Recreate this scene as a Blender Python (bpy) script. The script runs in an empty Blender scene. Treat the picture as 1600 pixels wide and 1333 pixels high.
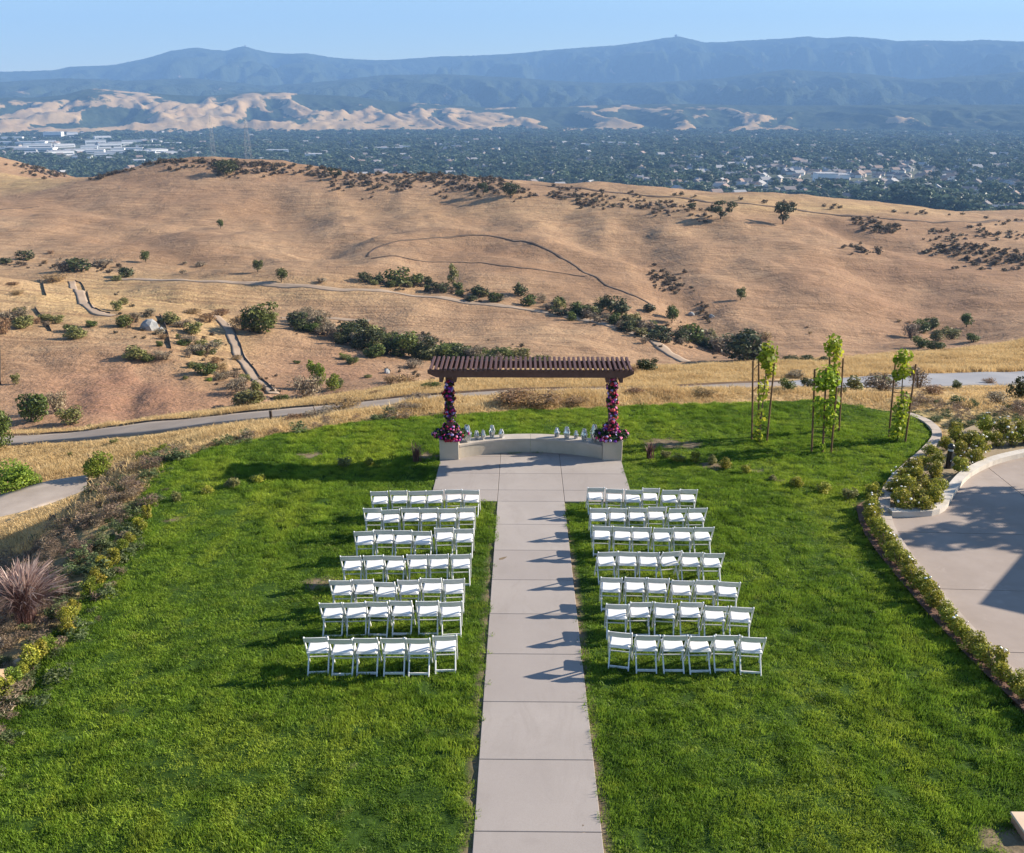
import bpy, bmesh, math, random
import numpy as np
from mathutils import Vector, Matrix, Euler

random.seed(7)
RNG = np.random.default_rng(11)
SC = bpy.context.scene
COL = SC.collection
R = math.radians

# ------------------------------------------------------------------ camera
F_PX, CX, CY = 1437.0, 800.0, 666.5
PITCH, YAW = R(19.4), R(0.68)
CAM = Vector((-0.245, 0.0, 9.585))
cam_data = bpy.data.cameras.new('camera')
cam_data.sensor_fit = 'HORIZONTAL'
cam_data.sensor_width = 36.0
cam_data.lens = F_PX / 1600.0 * 36.0
cam_data.clip_start = 0.1
cam_data.clip_end = 60000.0
cam = bpy.data.objects.new('camera', cam_data)
COL.objects.link(cam)
cam.location = CAM
cam.rotation_euler = Euler((math.pi / 2 - PITCH, 0, YAW))
SC.camera = cam

# ------------------------------------------------------------------ sky, sun, exposure
SUN_FROM = Vector((1.66, 0.41, 0.80)).normalized()
SUN_EL = math.asin(SUN_FROM.z)
SUN_AZ = math.atan2(SUN_FROM.x, SUN_FROM.y)
world = bpy.data.worlds.new('World')
SC.world = world
world.use_nodes = True
wt = world.node_tree
wt.nodes.clear()
sky_n = wt.nodes.new('ShaderNodeTexSky')
sky_n.sky_type = 'NISHITA'
sky_n.sun_disc = False
sky_n.sun_elevation = SUN_EL
sky_n.sun_rotation = SUN_AZ
sky_n.altitude = 200
sky_n.air_density = 1.0
sky_n.dust_density = 0.0
sky_n.ozone_density = 2.2
bg = wt.nodes.new('ShaderNodeBackground')
bg.inputs['Strength'].default_value = 0.064
wo = wt.nodes.new('ShaderNodeOutputWorld')
wt.links.new(sky_n.outputs[0], bg.inputs[0])
wt.links.new(bg.outputs[0], wo.inputs[0])

sun_d = bpy.data.lights.new('sun', 'SUN')
sun_d.energy = 4.8
sun_d.angle = R(0.53)
sun_d.color = (1.0, 0.885, 0.72)
sun = bpy.data.objects.new('sun', sun_d)
COL.objects.link(sun)
sun.location = (60, 20, 60)
sun.rotation_euler = SUN_FROM.to_track_quat('Z', 'Y').to_euler()

vs = SC.view_settings
vs.view_transform = 'Standard'
vs.look = 'None'
vs.exposure = 1.45
vs.gamma = 1.0
vs.use_curve_mapping = False
SC.render.engine = 'CYCLES'
SC.cycles.use_denoising = True
SC.cycles.max_bounces = 6
SC.cycles.diffuse_bounces = 2
SC.cycles.glossy_bounces = 2
SC.cycles.transmission_bounces = 6
SC.cycles.volume_bounces = 0
SC.cycles.transparent_max_bounces = 8
SC.cycles.sample_clamp_indirect = 4.0

# ------------------------------------------------------------------ pixel rays
CR = np.array(Matrix.Rotation(YAW, 3, 'Z') @ Matrix.Rotation(math.pi / 2 - PITCH, 3, 'X'))
CO = np.array(CAM)
def rays(px, py):
    px = np.asarray(px, float); py = np.asarray(py, float)
    d = np.stack([(px - CX) / F_PX, -(py - CY) / F_PX, -np.ones_like(px)], -1)
    return d @ CR.T
def project(P):
    q = (np.asarray(P, float) - CO) @ CR
    z = np.maximum(-q[..., 2], 1e-3)
    return CX + F_PX * q[..., 0] / z, CY - F_PX * q[..., 1] / z, -q[..., 2]
SLOPE = 0.0335
def lawn_z(x, y):
    return -SLOPE * y
def on_lawn(px, py, h=0.0):
    d = rays(px, py)
    t = (h - CO[2] - SLOPE * CO[1]) / (d[..., 2] + SLOPE * d[..., 1])
    return CO + d * t[..., None] if np.ndim(t) else CO + d * t
def at_depth(px, py, D):
    d = rays(px, py)
    t = (np.asarray(D, float) - CO[1]) / d[..., 1]
    return CO + d * np.asarray(t)[..., None]

# ------------------------------------------------------------------ noise
def _hash(ix, iy, s):
    h = (ix.astype(np.int64) * 374761393 + iy.astype(np.int64) * 668265263 + s * 974634541) & 0xffffffff
    h = ((h ^ (h >> 13)) * 1274126177) & 0xffffffff
    return (h ^ (h >> 16)) & 0xffffffff
def perlin(x, y, s=0):
    x = np.asarray(x, float); y = np.asarray(y, float)
    ix = np.floor(x); iy = np.floor(y)
    fx = x - ix; fy = y - iy
    def g(ox, oy):
        a = _hash(ix + ox, iy + oy, s) / 4294967296.0 * 2 * np.pi
        return np.cos(a) * (fx - ox) + np.sin(a) * (fy - oy)
    u = fx * fx * fx * (fx * (fx * 6 - 15) + 10); v = fy * fy * fy * (fy * (fy * 6 - 15) + 10)
    a = g(0, 0) * (1 - u) + g(1, 0) * u
    b = g(0, 1) * (1 - u) + g(1, 1) * u
    return (a * (1 - v) + b * v) * 1.5
def fbm(x, y, o=4, s=0, lac=2.03, gain=0.5):
    r = 0; a = 1.0; n = 0
    for i in range(o):
        r = r + a * perlin(x, y, s + i * 17); n += a
        x = np.asarray(x) * lac + 3.1; y = np.asarray(y) * lac + 7.7; a *= gain
    return r / n
def ridged(x, y, o=4, s=0):
    r = 0; a = 1.0; n = 0
    for i in range(o):
        r = r + a * (1 - np.abs(perlin(x, y, s + i * 17)) * 2); n += a
        x = np.asarray(x) * 2.07 + 3.1; y = np.asarray(y) * 2.07 + 7.7; a *= 0.5
    return r / n
def sstep(a, b, x):
    t = np.clip((np.asarray(x, float) - a) / (b - a), 0, 1)
    return t * t * (3 - 2 * t)

# ------------------------------------------------------------------ object helpers
def tag(o, label=None, cat=None, group=None, kind=None):
    if label: o['label'] = label
    if cat: o['category'] = cat
    if group: o['group'] = group
    if kind: o['kind'] = kind
    return o
def link(name, data, parent=None, mat=None):
    o = bpy.data.objects.new(name, data)
    COL.objects.link(o)
    if mat is not None and data is not None and len(data.materials) == 0:
        data.materials.append(mat)
    if parent is not None: o.parent = parent
    return o
def empty(name, loc=(0, 0, 0), rz=0.0, scale=None):
    o = bpy.data.objects.new(name, None)
    COL.objects.link(o)
    o.empty_display_size = 0.2
    o.location = loc
    o.rotation_euler = (0, 0, rz)
    if scale is not None: o.scale = scale
    return o
def np_mesh(name, V, Fq, smooth=False, attrs=None):
    """mesh from numpy arrays, all faces with the same corner count"""
    V = np.asarray(V, np.float32); Fq = np.asarray(Fq, np.int32)
    me = bpy.data.meshes.new(name)
    k = Fq.shape[1]
    me.vertices.add(len(V)); me.vertices.foreach_set('co', V.ravel())
    me.loops.add(Fq.size); me.loops.foreach_set('vertex_index', Fq.ravel())
    me.polygons.add(len(Fq))
    me.polygons.foreach_set('loop_start', np.arange(0, Fq.size, k, dtype=np.int32))
    me.polygons.foreach_set('loop_total', np.full(len(Fq), k, np.int32))
    if smooth: me.polygons.foreach_set('use_smooth', np.ones(len(Fq), bool))
    for an, av in (attrs or {}).items():
        a = me.attributes.new(an, 'FLOAT', 'POINT')
        a.data.foreach_set('value', np.asarray(av, np.float32))
    me.update(calc_edges=True); me.validate()
    return me
def grid_faces(nu, nv):
    i = np.arange(nu - 1)[:, None]; j = np.arange(nv - 1)[None, :]
    a = i * nv + j
    return np.stack([a, a + nv, a + nv + 1, a + 1], -1).reshape(-1, 4)

class MB:
    """collects simple solids into one mesh"""
    def __init__(s): s.v = []; s.f = []
    def add(s, V, Fs):
        n = len(s.v); s.v += [tuple(p) for p in V]; s.f += [tuple(i + n for i in f) for f in Fs]; return s
    def box(s, c, d, rot=None, taper=1.0):
        x, y, z = d[0] / 2, d[1] / 2, d[2] / 2
        V = [Vector((sx * x * (taper if sz > 0 else 1), sy * y * (taper if sz > 0 else 1), sz * z)) for sz in (-1, 1) for sx, sy in ((-1, -1), (1, -1), (1, 1), (-1, 1))]
        if rot is not None: V = [rot @ p for p in V]
        V = [p + Vector(c) for p in V]
        return s.add(V, [(3, 2, 1, 0), (4, 5, 6, 7), (0, 1, 5, 4), (1, 2, 6, 5), (2, 3, 7, 6), (3, 0, 4, 7)])
    def bar(s, a, b, w, h, up=(0, 0, 1)):
        a = Vector(a); b = Vector(b); d = (b - a); L = d.length; d.normalize()
        x = d.cross(Vector(up))
        if x.length < 1e-4: x = d.cross(Vector((0, 1, 0)))
        x.normalize(); z = x.cross(d)
        m = Matrix((x, d, z)).transposed()
        return s.box((a + b) / 2, (w, L, h), m)
    def tube(s, pts, rad, n=6, cap=True):
        pts = [Vector(p) for p in pts]
        if not hasattr(rad, '__len__'): rad = [rad] * len(pts)
        base = len(s.v)
        V = []; Fs = []
        for i, p in enumerate(pts):
            d = (pts[min(i + 1, len(pts) - 1)] - pts[max(i - 1, 0)]).normalized()
            x = d.cross(Vector((0.31, 0.17, 0.93)))
            if x.length < 1e-3: x = d.cross(Vector((1, 0, 0)))
            x.normalize(); y = d.cross(x)
            for k in range(n):
                a = 2 * math.pi * k / n
                V.append(p + (x * math.cos(a) + y * math.sin(a)) * rad[i])
        for i in range(len(pts) - 1):
            for k in range(n):
                Fs.append((i * n + k, i * n + (k + 1) % n, (i + 1) * n + (k + 1) % n, (i + 1) * n + k))
        if cap:
            Fs.append(tuple(range(n - 1, -1, -1))); Fs.append(tuple(range((len(pts) - 1) * n, len(pts) * n)))
        return s.add(V, Fs)
    def lathe(s, prof, n=16, c=(0, 0, 0)):
        V = []; Fs = []
        for r, z in prof:
            for k in range(n):
                a = 2 * math.pi * k / n
                V.append((c[0] + r * math.cos(a), c[1] + r * math.sin(a), c[2] + z))
        for i in range(len(prof) - 1):
            for k in range(n):
                Fs.append((i * n + k, i * n + (k + 1) % n, (i + 1) * n + (k + 1) % n, (i + 1) * n + k))
        Fs.append(tuple(range(n - 1, -1, -1))); Fs.append(tuple(range((len(prof) - 1) * n, len(prof) * n)))
        return s.add(V, Fs)
    def prism(s, poly, z0, z1):
        """polygon in xy extruded; z0/z1 numbers or callables"""
        n = len(poly)
        zf = (lambda z: z if callable(z) else (lambda x, y: z))
        a = zf(z0); b = zf(z1)
        V = [(x, y, a(x, y)) for x, y in poly] + [(x, y, b(x, y)) for x, y in poly]
        Fs = [tuple(range(n - 1, -1, -1)), tuple(range(n, 2 * n))]
        Fs += [(i, (i + 1) % n, n + (i + 1) % n, n + i) for i in range(n)]
        return s.add(V, Fs)
    def mesh(s, name, bevel=0.0, smooth=False, seg=1):
        me = bpy.data.meshes.new(name)
        me.from_pydata(s.v, [], s.f)
        if bevel > 0:
            bm = bmesh.new(); bm.from_mesh(me)
            bmesh.ops.remove_doubles(bm, verts=bm.verts, dist=1e-5)
            bmesh.ops.bevel(bm, geom=list(bm.edges), offset=bevel, segments=seg, affect='EDGES', clamp_overlap=True)
            bm.to_mesh(me); bm.free()
        if smooth:
            me.polygons.foreach_set('use_smooth', np.ones(len(me.polygons), bool))
        me.update()
        return me
    def build(s, name, mat, parent=None, bevel=0.0, smooth=False):
        return link(name, s.mesh(name, bevel, smooth), parent, mat)
def copy_tree(o, parent=None):
    c = o.copy(); COL.objects.link(c); c.parent = parent
    for ch in o.children: copy_tree(ch, c)
    return c
ORD = ['first', 'second', 'third', 'fourth', 'fifth', 'sixth', 'seventh', 'eighth', 'ninth', 'tenth', 'eleventh', 'twelfth',
       'thirteenth', 'fourteenth', 'fifteenth', 'sixteenth', 'seventeenth', 'eighteenth', 'nineteenth', 'twentieth']
ORD += ['twenty-' + o for o in ORD[:9]] + ['thirtieth'] + ['thirty-' + o for o in ORD[:9]] + ['fortieth'] + ['forty-' + o for o in ORD[:9]]

# ------------------------------------------------------------------ materials
class NT:
    def __init__(s, name):
        s.m = bpy.data.materials.new(name); s.m.use_nodes = True
        s.t = s.m.node_tree; s.t.nodes.clear()
        s.out = s.t.nodes.new('ShaderNodeOutputMaterial')
    def n(s, typ, **kw):
        nd = s.t.nodes.new('ShaderNode' + typ)
        for k, v in kw.items():
            if k.startswith('_'): setattr(nd, k[1:], v)
            else:
                key = int(k[1:]) if k[0] == 'i' and k[1:].isdigit() else k.replace('__', ' ')
                s.put(nd.inputs[key], v)
        return nd
    def put(s, sock, v):
        if isinstance(v, bpy.types.NodeSocket): s.t.links.new(v, sock)
        elif isinstance(v, bpy.types.Node): s.t.links.new(v.outputs[0], sock)
        else:
            if hasattr(v, '__len__') and len(v) == 3 and sock.type == 'RGBA': v = (*v, 1)
            sock.default_value = v
    def pos(s): return s.n('NewGeometry').outputs['Position']
    def obj(s): return s.n('TexCoord').outputs['Object']
    def rnd(s): return s.n('ObjectInfo').outputs['Random']
    def attr(s, a, t='GEOMETRY'): return s.n('Attribute', _attribute_name=a, _attribute_type=t).outputs['Fac']
    def noise(s, vec, scale, detail=3.0, rough=0.55, dist=0.0):
        return s.n('TexNoise', Vector=vec, Scale=scale, Detail=detail, Roughness=rough, Distortion=dist).outputs['Fac']
    def stretch(s, vec, sc, rz=0.0):
        return s.n('Mapping', Vector=vec, Scale=sc, Rotation=(0, 0, rz)).outputs[0]
    def ramp(s, f, stops, interp='LINEAR'):
        nd = s.n('ValToRGB', Fac=f); cr = nd.color_ramp; cr.interpolation = interp
        while len(cr.elements) < len(stops): cr.elements.new(0.5)
        for e, (p, c) in zip(cr.elements, stops):
            e.position = p; e.color = (*c, 1) if hasattr(c, '__len__') else (c, c, c, 1)
        return nd.outputs[0]
    def mix(s, f, a, b, mode='MIX'):
        nd = s.n('Mix', _data_type='RGBA', _blend_type=mode)
        s.put(nd.inputs['Factor'], f)
        s.put(nd.inputs[6], a); s.put(nd.inputs[7], b)
        return nd.outputs[2]
    def math(s, op, a, b=0.5, clamp=False):
        nd = s.n('Math', _operation=op, _use_clamp=clamp)
        s.put(nd.inputs[0], a); s.put(nd.inputs[1], b)
        return nd.outputs[0]
    def bump(s, h, strength=0.3, dist=0.02):
        return s.n('Bump', Height=h, Strength=strength, Distance=dist).outputs[0]
    def principled(s, col, rough=0.8, normal=None, **kw):
        b = s.n('BsdfPrincipled'); s.put(b.inputs['Base Color'], col); s.put(b.inputs['Roughness'], rough)
        b.inputs['Specular IOR Level'].default_value = kw.pop('spec', 0.3)
        if normal is not None: s.put(b.inputs['Normal'], normal)
        for k, v in kw.items(): s.put(b.inputs[k.replace('__', ' ')], v)
        s.t.links.new(b.outputs[0], s.out.inputs['Surface'])
        return s.m
    def leaf(s, col, trans=0.35, rough=0.5, spec=0.25, normal=None):
        b = s.n('BsdfPrincipled'); s.put(b.inputs['Base Color'], col); s.put(b.inputs['Roughness'], rough)
        b.inputs['Specular IOR Level'].default_value = spec
        t = s.n('BsdfTranslucent', Color=col)
        mx = s.n('MixShader', Fac=trans)
        s.t.links.new(b.outputs[0], mx.inputs[1]); s.t.links.new(t.outputs[0], mx.inputs[2])
        s.t.links.new(mx.outputs[0], s.out.inputs['Surface'])
        return s.m

def simple(name, c1, c2=None, scale=8.0, rough=0.8, bump=0.0, space='obj', spec=0.3, detail=4.0, **kw):
    t = NT(name)
    v = t.obj() if space == 'obj' else t.pos()
    if c2 is None: c2 = tuple(c * 0.8 for c in c1)
    nz = t.noise(v, scale, detail)
    col = t.ramp(nz, [(0.3, c1), (0.7, c2)])
    nm = t.bump(t.noise(v, scale * 6, 3), bump, 0.01) if bump else None
    return t.principled(col, rough, nm, spec=spec, **kw)
def leafmat(name, dark, mid, light, trans=0.35, rough=0.5, vary=0.25):
    """leaf colour varies leaf by leaf (attribute v) and plant by plant"""
    t = NT(name)
    v = t.attr('v')
    col = t.ramp(v, [(0.0, dark), (0.5, mid), (1.0, light)])
    hs = t.n('HueSaturation', Color=col)
    r = t.rnd()
    t.put(hs.inputs['Value'], t.math('ADD', t.math('MULTIPLY', r, vary), 1 - vary / 2))
    t.put(hs.inputs['Hue'], t.math('ADD', t.math('MULTIPLY', r, 0.03), 0.485))
    return t.leaf(hs.outputs[0], trans, rough)
# ================================================================== LAND
# outline of the level ground (lawn, beds, drive) as seen in the photograph, brought down onto the lawn's plane
PLATEAU_PX = [(-420, 1500), (-150, 1290), (15, 1100), (75, 1010), (125, 930), (170, 850), (205, 790), (255, 722), (330, 700), (430, 677), (560, 657), (690, 648),
              (800, 641), (1000, 633), (1170, 629), (1290, 628), (1400, 636), (1500, 650), (1600, 655), (1800, 660), (2500, 700), (2600, 1500)]
LAWN_PX = PLATEAU_PX[:16] + [(1425, 650), (1448, 664), (1459, 680), (1450, 697), (1428, 717), (1398, 745), (1376, 778), (1350, 784), (1338, 792), (1342, 815), (1352, 838),
           (1372, 866), (1400, 901), (1436, 944), (1472, 984), (1505, 1020), (1545, 1060), (1600, 1112), (1720, 1215), (1790, 1500)]
def lawn_xy(pts):
    p = on_lawn(np.array([a for a, b in pts]), np.array([b for a, b in pts]))
    return p[:, :2]
PLATEAU = np.vstack([lawn_xy(PLATEAU_PX)[1:-1], [(36, 2), (36, -8), (-9.4, -8), (-9.2, 4)]])
LAWN = np.vstack([lawn_xy(LAWN_PX)[1:-1], [(10.6, 6), (10.6, 2), (-9.2, 2), (-9.1, 6)]])
def poly_sd(P, x, y):
    """signed distance, negative inside"""
    x = np.asarray(x, float); y = np.asarray(y, float)
    d = np.full(x.shape, 1e18); ins = np.zeros(x.shape, bool)
    n = len(P)
    for i in range(n):
        ax, ay = P[i]; bx, by = P[(i + 1) % n]
        ex, ey = bx - ax, by - ay
        t = np.clip(((x - ax) * ex + (y - ay) * ey) / (ex * ex + ey * ey), 0, 1)
        d = np.minimum(d, (x - ax - t * ex) ** 2 + (y - ay - t * ey) ** 2)
        c = ((ay > y) != (by > y))
        with np.errstate(divide='ignore', invalid='ignore'):
            c &= x < (bx - ax) * (y - ay) / (by - ay if by != ay else 1e-9) + ax
        ins ^= c
    d = np.sqrt(d)
    return np.where(ins, -d, d)

# control points: (px, py, forward distance)
CTRL = [
 # between lawn and cart road, road, verge
 (460, 664, 36), (600, 650, 35.5), (800, 627, 36), (1000, 622, 36), (1170, 618, 37), (1350, 620, 38), (1500, 625, 38), (1600, 625, 38), (300, 690, 36.5),
 (-250, 715, 50), (0, 692, 48), (130, 680, 46.5), (250, 668, 45), (460, 648, 42), (620, 630, 41.5), (800, 614, 42), (1000, 612, 42), (1170, 606, 43), (1350, 600, 45), (1500, 592, 48), (1600, 590, 49), (1850, 590, 50),
 (0, 682, 49.5), (250, 659, 46.5), (460, 640, 43.5), (620, 620, 43.2), (800, 603, 44.5), (1000, 602, 45), (1170, 594, 46.5), (1350, 584, 49.5), (1500, 575, 53), (1600, 572, 54), (1850, 572, 55),
 # lower path at the left
 (-200, 850, 28.5), (0, 800, 32), (60, 790, 32.6), (140, 765, 34), (155, 724, 39), (0, 740, 39), (-150, 760, 39), (-350, 900, 26),
 # crest of the near bank
 (0, 678, 51), (250, 655, 48), (460, 634, 46), (600, 612, 47), (700, 596, 49), (800, 583, 51), (950, 578, 53), (1100, 574, 55), (1250, 566, 59), (1400, 556, 64), (1600, 538, 75), (1850, 525, 80),
 # left slope across the gully
 (0, 672, 92), (250, 650, 96), (460, 620, 112), (150, 600, 115), (300, 600, 116), (100, 530, 140), (-100, 560, 125), (20, 560, 128), (250, 540, 138), (20, 470, 165), (-150, 470, 165), (100, 437, 185), (-100, 430, 190), (200, 455, 183), (300, 480, 176), (400, 503, 170),
 (430, 607, 120), (390, 560, 145), (350, 510, 168), (500, 560, 148), (600, 575, 142), (480, 512, 172), (560, 600, 128), (650, 600, 120), (540, 540, 158),
 # gully and mown field
 (600, 548, 163), (700, 556, 158), (800, 560, 158), (300, 447, 235), (500, 456, 232), (600, 480, 222), (700, 500, 212), (850, 520, 204), (950, 545, 194), (1050, 558, 188), (700, 466, 236), (900, 500, 220), (1050, 545, 196),
 (400, 442, 243), (800, 476, 235), (1000, 520, 210), (1010, 582, 170),
 # far slope
 (1120, 562, 183), (1180, 563, 181), (1250, 562, 182), (1330, 545, 203), (1400, 552, 196), (1550, 535, 208), (1750, 530, 210), (1300, 450, 285), (1500, 450, 288), (1600, 480, 262), (1800, 460, 280), (1300, 400, 330), (1500, 400, 338), (1600, 420, 318), (1800, 400, 340),
 (1100, 400, 318), (1100, 450, 272), (1050, 480, 245), (1000, 420, 296), (850, 400, 312), (700, 400, 302), (600, 400, 300), (850, 440, 270), (450, 400, 298), (200, 400, 296), (50, 400, 292), (-150, 400, 292),
 (50, 350, 372), (200, 350, 380), (345, 356, 383), (600, 350, 372), (800, 350, 376), (1000, 350, 372), (1225, 352, 376), (1400, 356, 385), (1590, 362, 392), (1800, 370, 395), (-150, 350, 375),
 (100, 310, 455), (350, 300, 470), (650, 310, 455), (900, 320, 430),
 # skyline of the brown ridge
 (70, 288, 525), (140, 281, 530), (200, 262, 545), (250, 252, 560), (290, 248, 565), (380, 249, 562), (500, 261, 545), (640, 271, 525), (800, 282, 500), (950, 290, 480), (1100, 301, 465), (1200, 309, 460), (1300, 313, 462), (1400, 323, 460), (1500, 336, 455), (1560, 343, 455), (1700, 356, 460),
 (0, 300, 520), (-150, 300, 520),
 (-150, 240, 700), (0, 248, 700), (50, 260, 690), (100, 276, 670), (130, 286, 650),
]
CTRL_Z = [  # (px column, forward distance, height): ground the photograph does not show
 (0, 72, -21), (250, 72, -21), (460, 74, -20), (650, 78, -21), (800, 88, -26), (950, 95, -29), (1100, 100, -31), (1350, 110, -34), (1600, 120, -35), (1850, 120, -36),
 (800, 120, -36), (1000, 130, -39), (1200, 140, -42), (1500, 150, -43),
 (100, 225, -36), (300, 215, -37), (-100, 230, -36), (520, 195, -39),
]
for _px in (-150, 150, 450, 750, 1050, 1350, 1650):
    CTRL_Z += [(_px, 640 if _px > 200 else 800, -60 if _px > 200 else -70), (_px, 950, -112), (_px, 1250, -131), (_px, 1700, -131)]
c_px = np.array([c[0] for c in CTRL], float); c_py = np.array([c[1] for c in CTRL], float); c_d = np.array([c[2] for c in CTRL], float)
CP = at_depth(c_px, c_py, c_d)
_r = rays(np.array([c[0] for c in CTRL_Z], float), np.full(len(CTRL_Z), 500.0))
_t = np.array([c[1] for c in CTRL_Z]) / _r[:, 1]
CP = np.vstack([CP, np.stack([CO[0] + _r[:, 0] * _t, _r[:, 1] * _t, np.array([c[2] for c in CTRL_Z], float)], -1)])
CP = np.vstack([CP, [(-14, 10, -2.2), (-18, 14, -3.6), (-15, 4, -2.0), (-20, 18, -4.6), (-30, 10, -5), (40, 25, -1.5), (45, 10, -1)]])
def _uv(x, y):
    return np.arctan2(x - CO[0], y) * 1.0, 0.5 * np.log(np.maximum((x - CO[0]) ** 2 + y ** 2, 1.0))
cu, cv = _uv(CP[:, 0], CP[:, 1])
def _ker(r2): return r2 * np.log(r2 + 1e-12)
_n = len(CP)
_A = np.zeros((_n + 3, _n + 3)); _A[:_n, :_n] = _ker((cu[:, None] - cu) ** 2 + (cv[:, None] - cv) ** 2) + np.eye(_n) * 2e-3
_Pm = np.stack([np.ones(_n), cu, cv], -1); _A[:_n, _n:] = _Pm; _A[_n:, :_n] = _Pm.T
_W = np.linalg.solve(_A, np.concatenate([CP[:, 2], np.zeros(3)]))
def rbf_z(x, y):
    sh = np.shape(x)
    u, v = _uv(np.ravel(x), np.ravel(y)); out = np.empty(len(u))
    for i in range(0, len(u), 8000):
        uu = u[i:i + 8000]; vv = v[i:i + 8000]
        out[i:i + 8000] = _ker((uu[:, None] - cu) ** 2 + (vv[:, None] - cv) ** 2) @ _W[:_n] + _W[_n] + _W[_n + 1] * uu + _W[_n + 2] * vv
    return out.reshape(sh)
def land_z(x, y):
    x = np.asarray(x, float); y = np.asarray(y, float)
    D = np.hypot(x, y)
    z = rbf_z(x, y)
    a = sstep(60, 200, D)
    z = z + a * (3.4 * fbm(x / 60, y / 60, 3, 5) + 0.8 * fbm(x / 16, y / 16, 3, 9) + 1.1 * (ridged(x / 55, y / 90, 3, 27) - 0.6)) + sstep(40, 60, D) * 0.12 * fbm(x / 3, y / 3, 2, 21)
    # small gullies running down the red slope
    g = np.exp(-((np.degrees(np.arctan2(x - CO[0], y)) + 19) / 7.0) ** 2 - ((D - 112) / 22) ** 2)
    z = z - g * 0.5 * np.maximum(0, ridged(x / 9, y / 26, 2, 41) - 0.55) * 2
    sd = poly_sd(PLATEAU, x, y)
    b = sstep(0.0, np.where(x < -5, 5.0, 6.0), sd)
    zp = lawn_z(x, y) - 0.10 + sstep(0, 1.0, sd) * 0.15 * fbm(x / 0.8, y / 0.8, 2, 3)
    return zp * (1 - b) + z * b
# terrain sheet, finer near the viewer
NR, NA = 430, 440
tr = 6.0 * (1700 / 6.0) ** (np.arange(NR) / (NR - 1.0))
ta = np.radians(np.linspace(-50, 50, NA))
TX = CO[0] + tr[:, None] * np.sin(ta)[None, :]; TY = tr[:, None] * np.cos(ta)[None, :]
TZ = land_z(TX, TY)
LTR0, LTRS = math.log(tr[0]), math.log(tr[1] / tr[0])
def ground(x, y):
    """height of the terrain sheet itself (bilinear on its grid)"""
    x = np.asarray(x, float); y = np.asarray(y, float)
    r = np.hypot(x - CO[0], y); a = np.arctan2(x - CO[0], y)
    fi = np.clip((np.log(np.maximum(r, 1)) - LTR0) / LTRS, 0, NR - 1.001); fj = np.clip((a - ta[0]) / (ta[1] - ta[0]), 0, NA - 1.001)
    i = fi.astype(int); j = fj.astype(int); u = fi - i; v = fj - j
    return (TZ[i, j] * (1 - u) + TZ[i + 1, j] * u) * (1 - v) + (TZ[i, j + 1] * (1 - u) + TZ[i + 1, j + 1] * u) * v
_S = 8.0 * (1500 / 8.0) ** (np.arange(1600) / 1599.0)
def hit(px, py, dmin=8.0):
    """where the ray of a pixel meets the terrain"""
    d = rays(px, py); d = d / math.hypot(d[0], d[1])
    s = _S[_S >= dmin]
    p = CO + s[:, None] * d
    below = p[:, 2] < ground(p[:, 0], p[:, 1])
    k = int(np.argmax(below)) if below.any() else len(s) - 1
    if k == 0: k = 1
    lo, hi = s[k - 1], s[k]
    for _ in range(12):
        m = (lo + hi) / 2; q = CO + m * d
        if q[2] < ground(q[0], q[1]): hi = m
        else: lo = m
    q = CO + hi * d
    return np.array([q[0], q[1], float(ground(q[0], q[1]))])
def px_size(P, n):
    """metres that n photo pixels span at point P"""
    return n * float(project(P)[2]) / F_PX

def crease(pix, depth, width):
    C_ = np.array([hit(*p) for p in pix])
    best = np.full(TX.shape, 1e9)
    for a_, b_ in zip(C_[:-1], C_[1:]):
        e_ = b_[:2] - a_[:2]; l2 = float(e_ @ e_)
        s_ = np.clip(((TX - a_[0]) * e_[0] + (TY - a_[1]) * e_[1]) / l2, 0, 1)
        best = np.minimum(best, np.hypot(TX - a_[0] - s_ * e_[0], TY - a_[1] - s_ * e_[1]))
    w_ = width * (1 + 0.5 * fbm(TX / 15, TY / 15, 2, 29))
    return depth * np.exp(-(best / w_) ** 2)
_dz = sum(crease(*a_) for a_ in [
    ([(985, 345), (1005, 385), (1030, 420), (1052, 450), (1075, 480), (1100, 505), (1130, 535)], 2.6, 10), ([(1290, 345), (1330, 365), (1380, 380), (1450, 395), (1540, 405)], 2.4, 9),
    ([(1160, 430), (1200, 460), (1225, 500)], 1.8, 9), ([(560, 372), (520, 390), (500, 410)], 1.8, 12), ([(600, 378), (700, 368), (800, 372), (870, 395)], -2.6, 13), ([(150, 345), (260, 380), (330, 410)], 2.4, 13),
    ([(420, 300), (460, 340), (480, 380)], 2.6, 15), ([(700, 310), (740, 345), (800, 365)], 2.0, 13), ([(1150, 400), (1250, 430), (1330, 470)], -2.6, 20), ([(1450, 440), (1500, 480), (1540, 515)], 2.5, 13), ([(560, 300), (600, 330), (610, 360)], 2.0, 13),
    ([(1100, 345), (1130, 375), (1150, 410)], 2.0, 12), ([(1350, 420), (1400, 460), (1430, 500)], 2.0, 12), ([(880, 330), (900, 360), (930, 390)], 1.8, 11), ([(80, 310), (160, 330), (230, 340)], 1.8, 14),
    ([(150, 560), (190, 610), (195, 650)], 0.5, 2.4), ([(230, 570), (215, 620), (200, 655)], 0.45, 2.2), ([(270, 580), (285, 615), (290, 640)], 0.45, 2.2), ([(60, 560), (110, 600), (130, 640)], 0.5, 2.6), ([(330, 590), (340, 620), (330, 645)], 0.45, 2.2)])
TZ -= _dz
V = np.stack([TX, TY, TZ], -1).reshape(-1, 3)
VX, VY, VD = project(V)
VDist = np.hypot(V[:, 0], V[:, 1])
def blob(cx, cy, sx, sy): return np.exp(-((VX - cx) / sx) ** 2 - ((VY - cy) / sy) ** 2)
vis = (VDist < 700)
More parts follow.
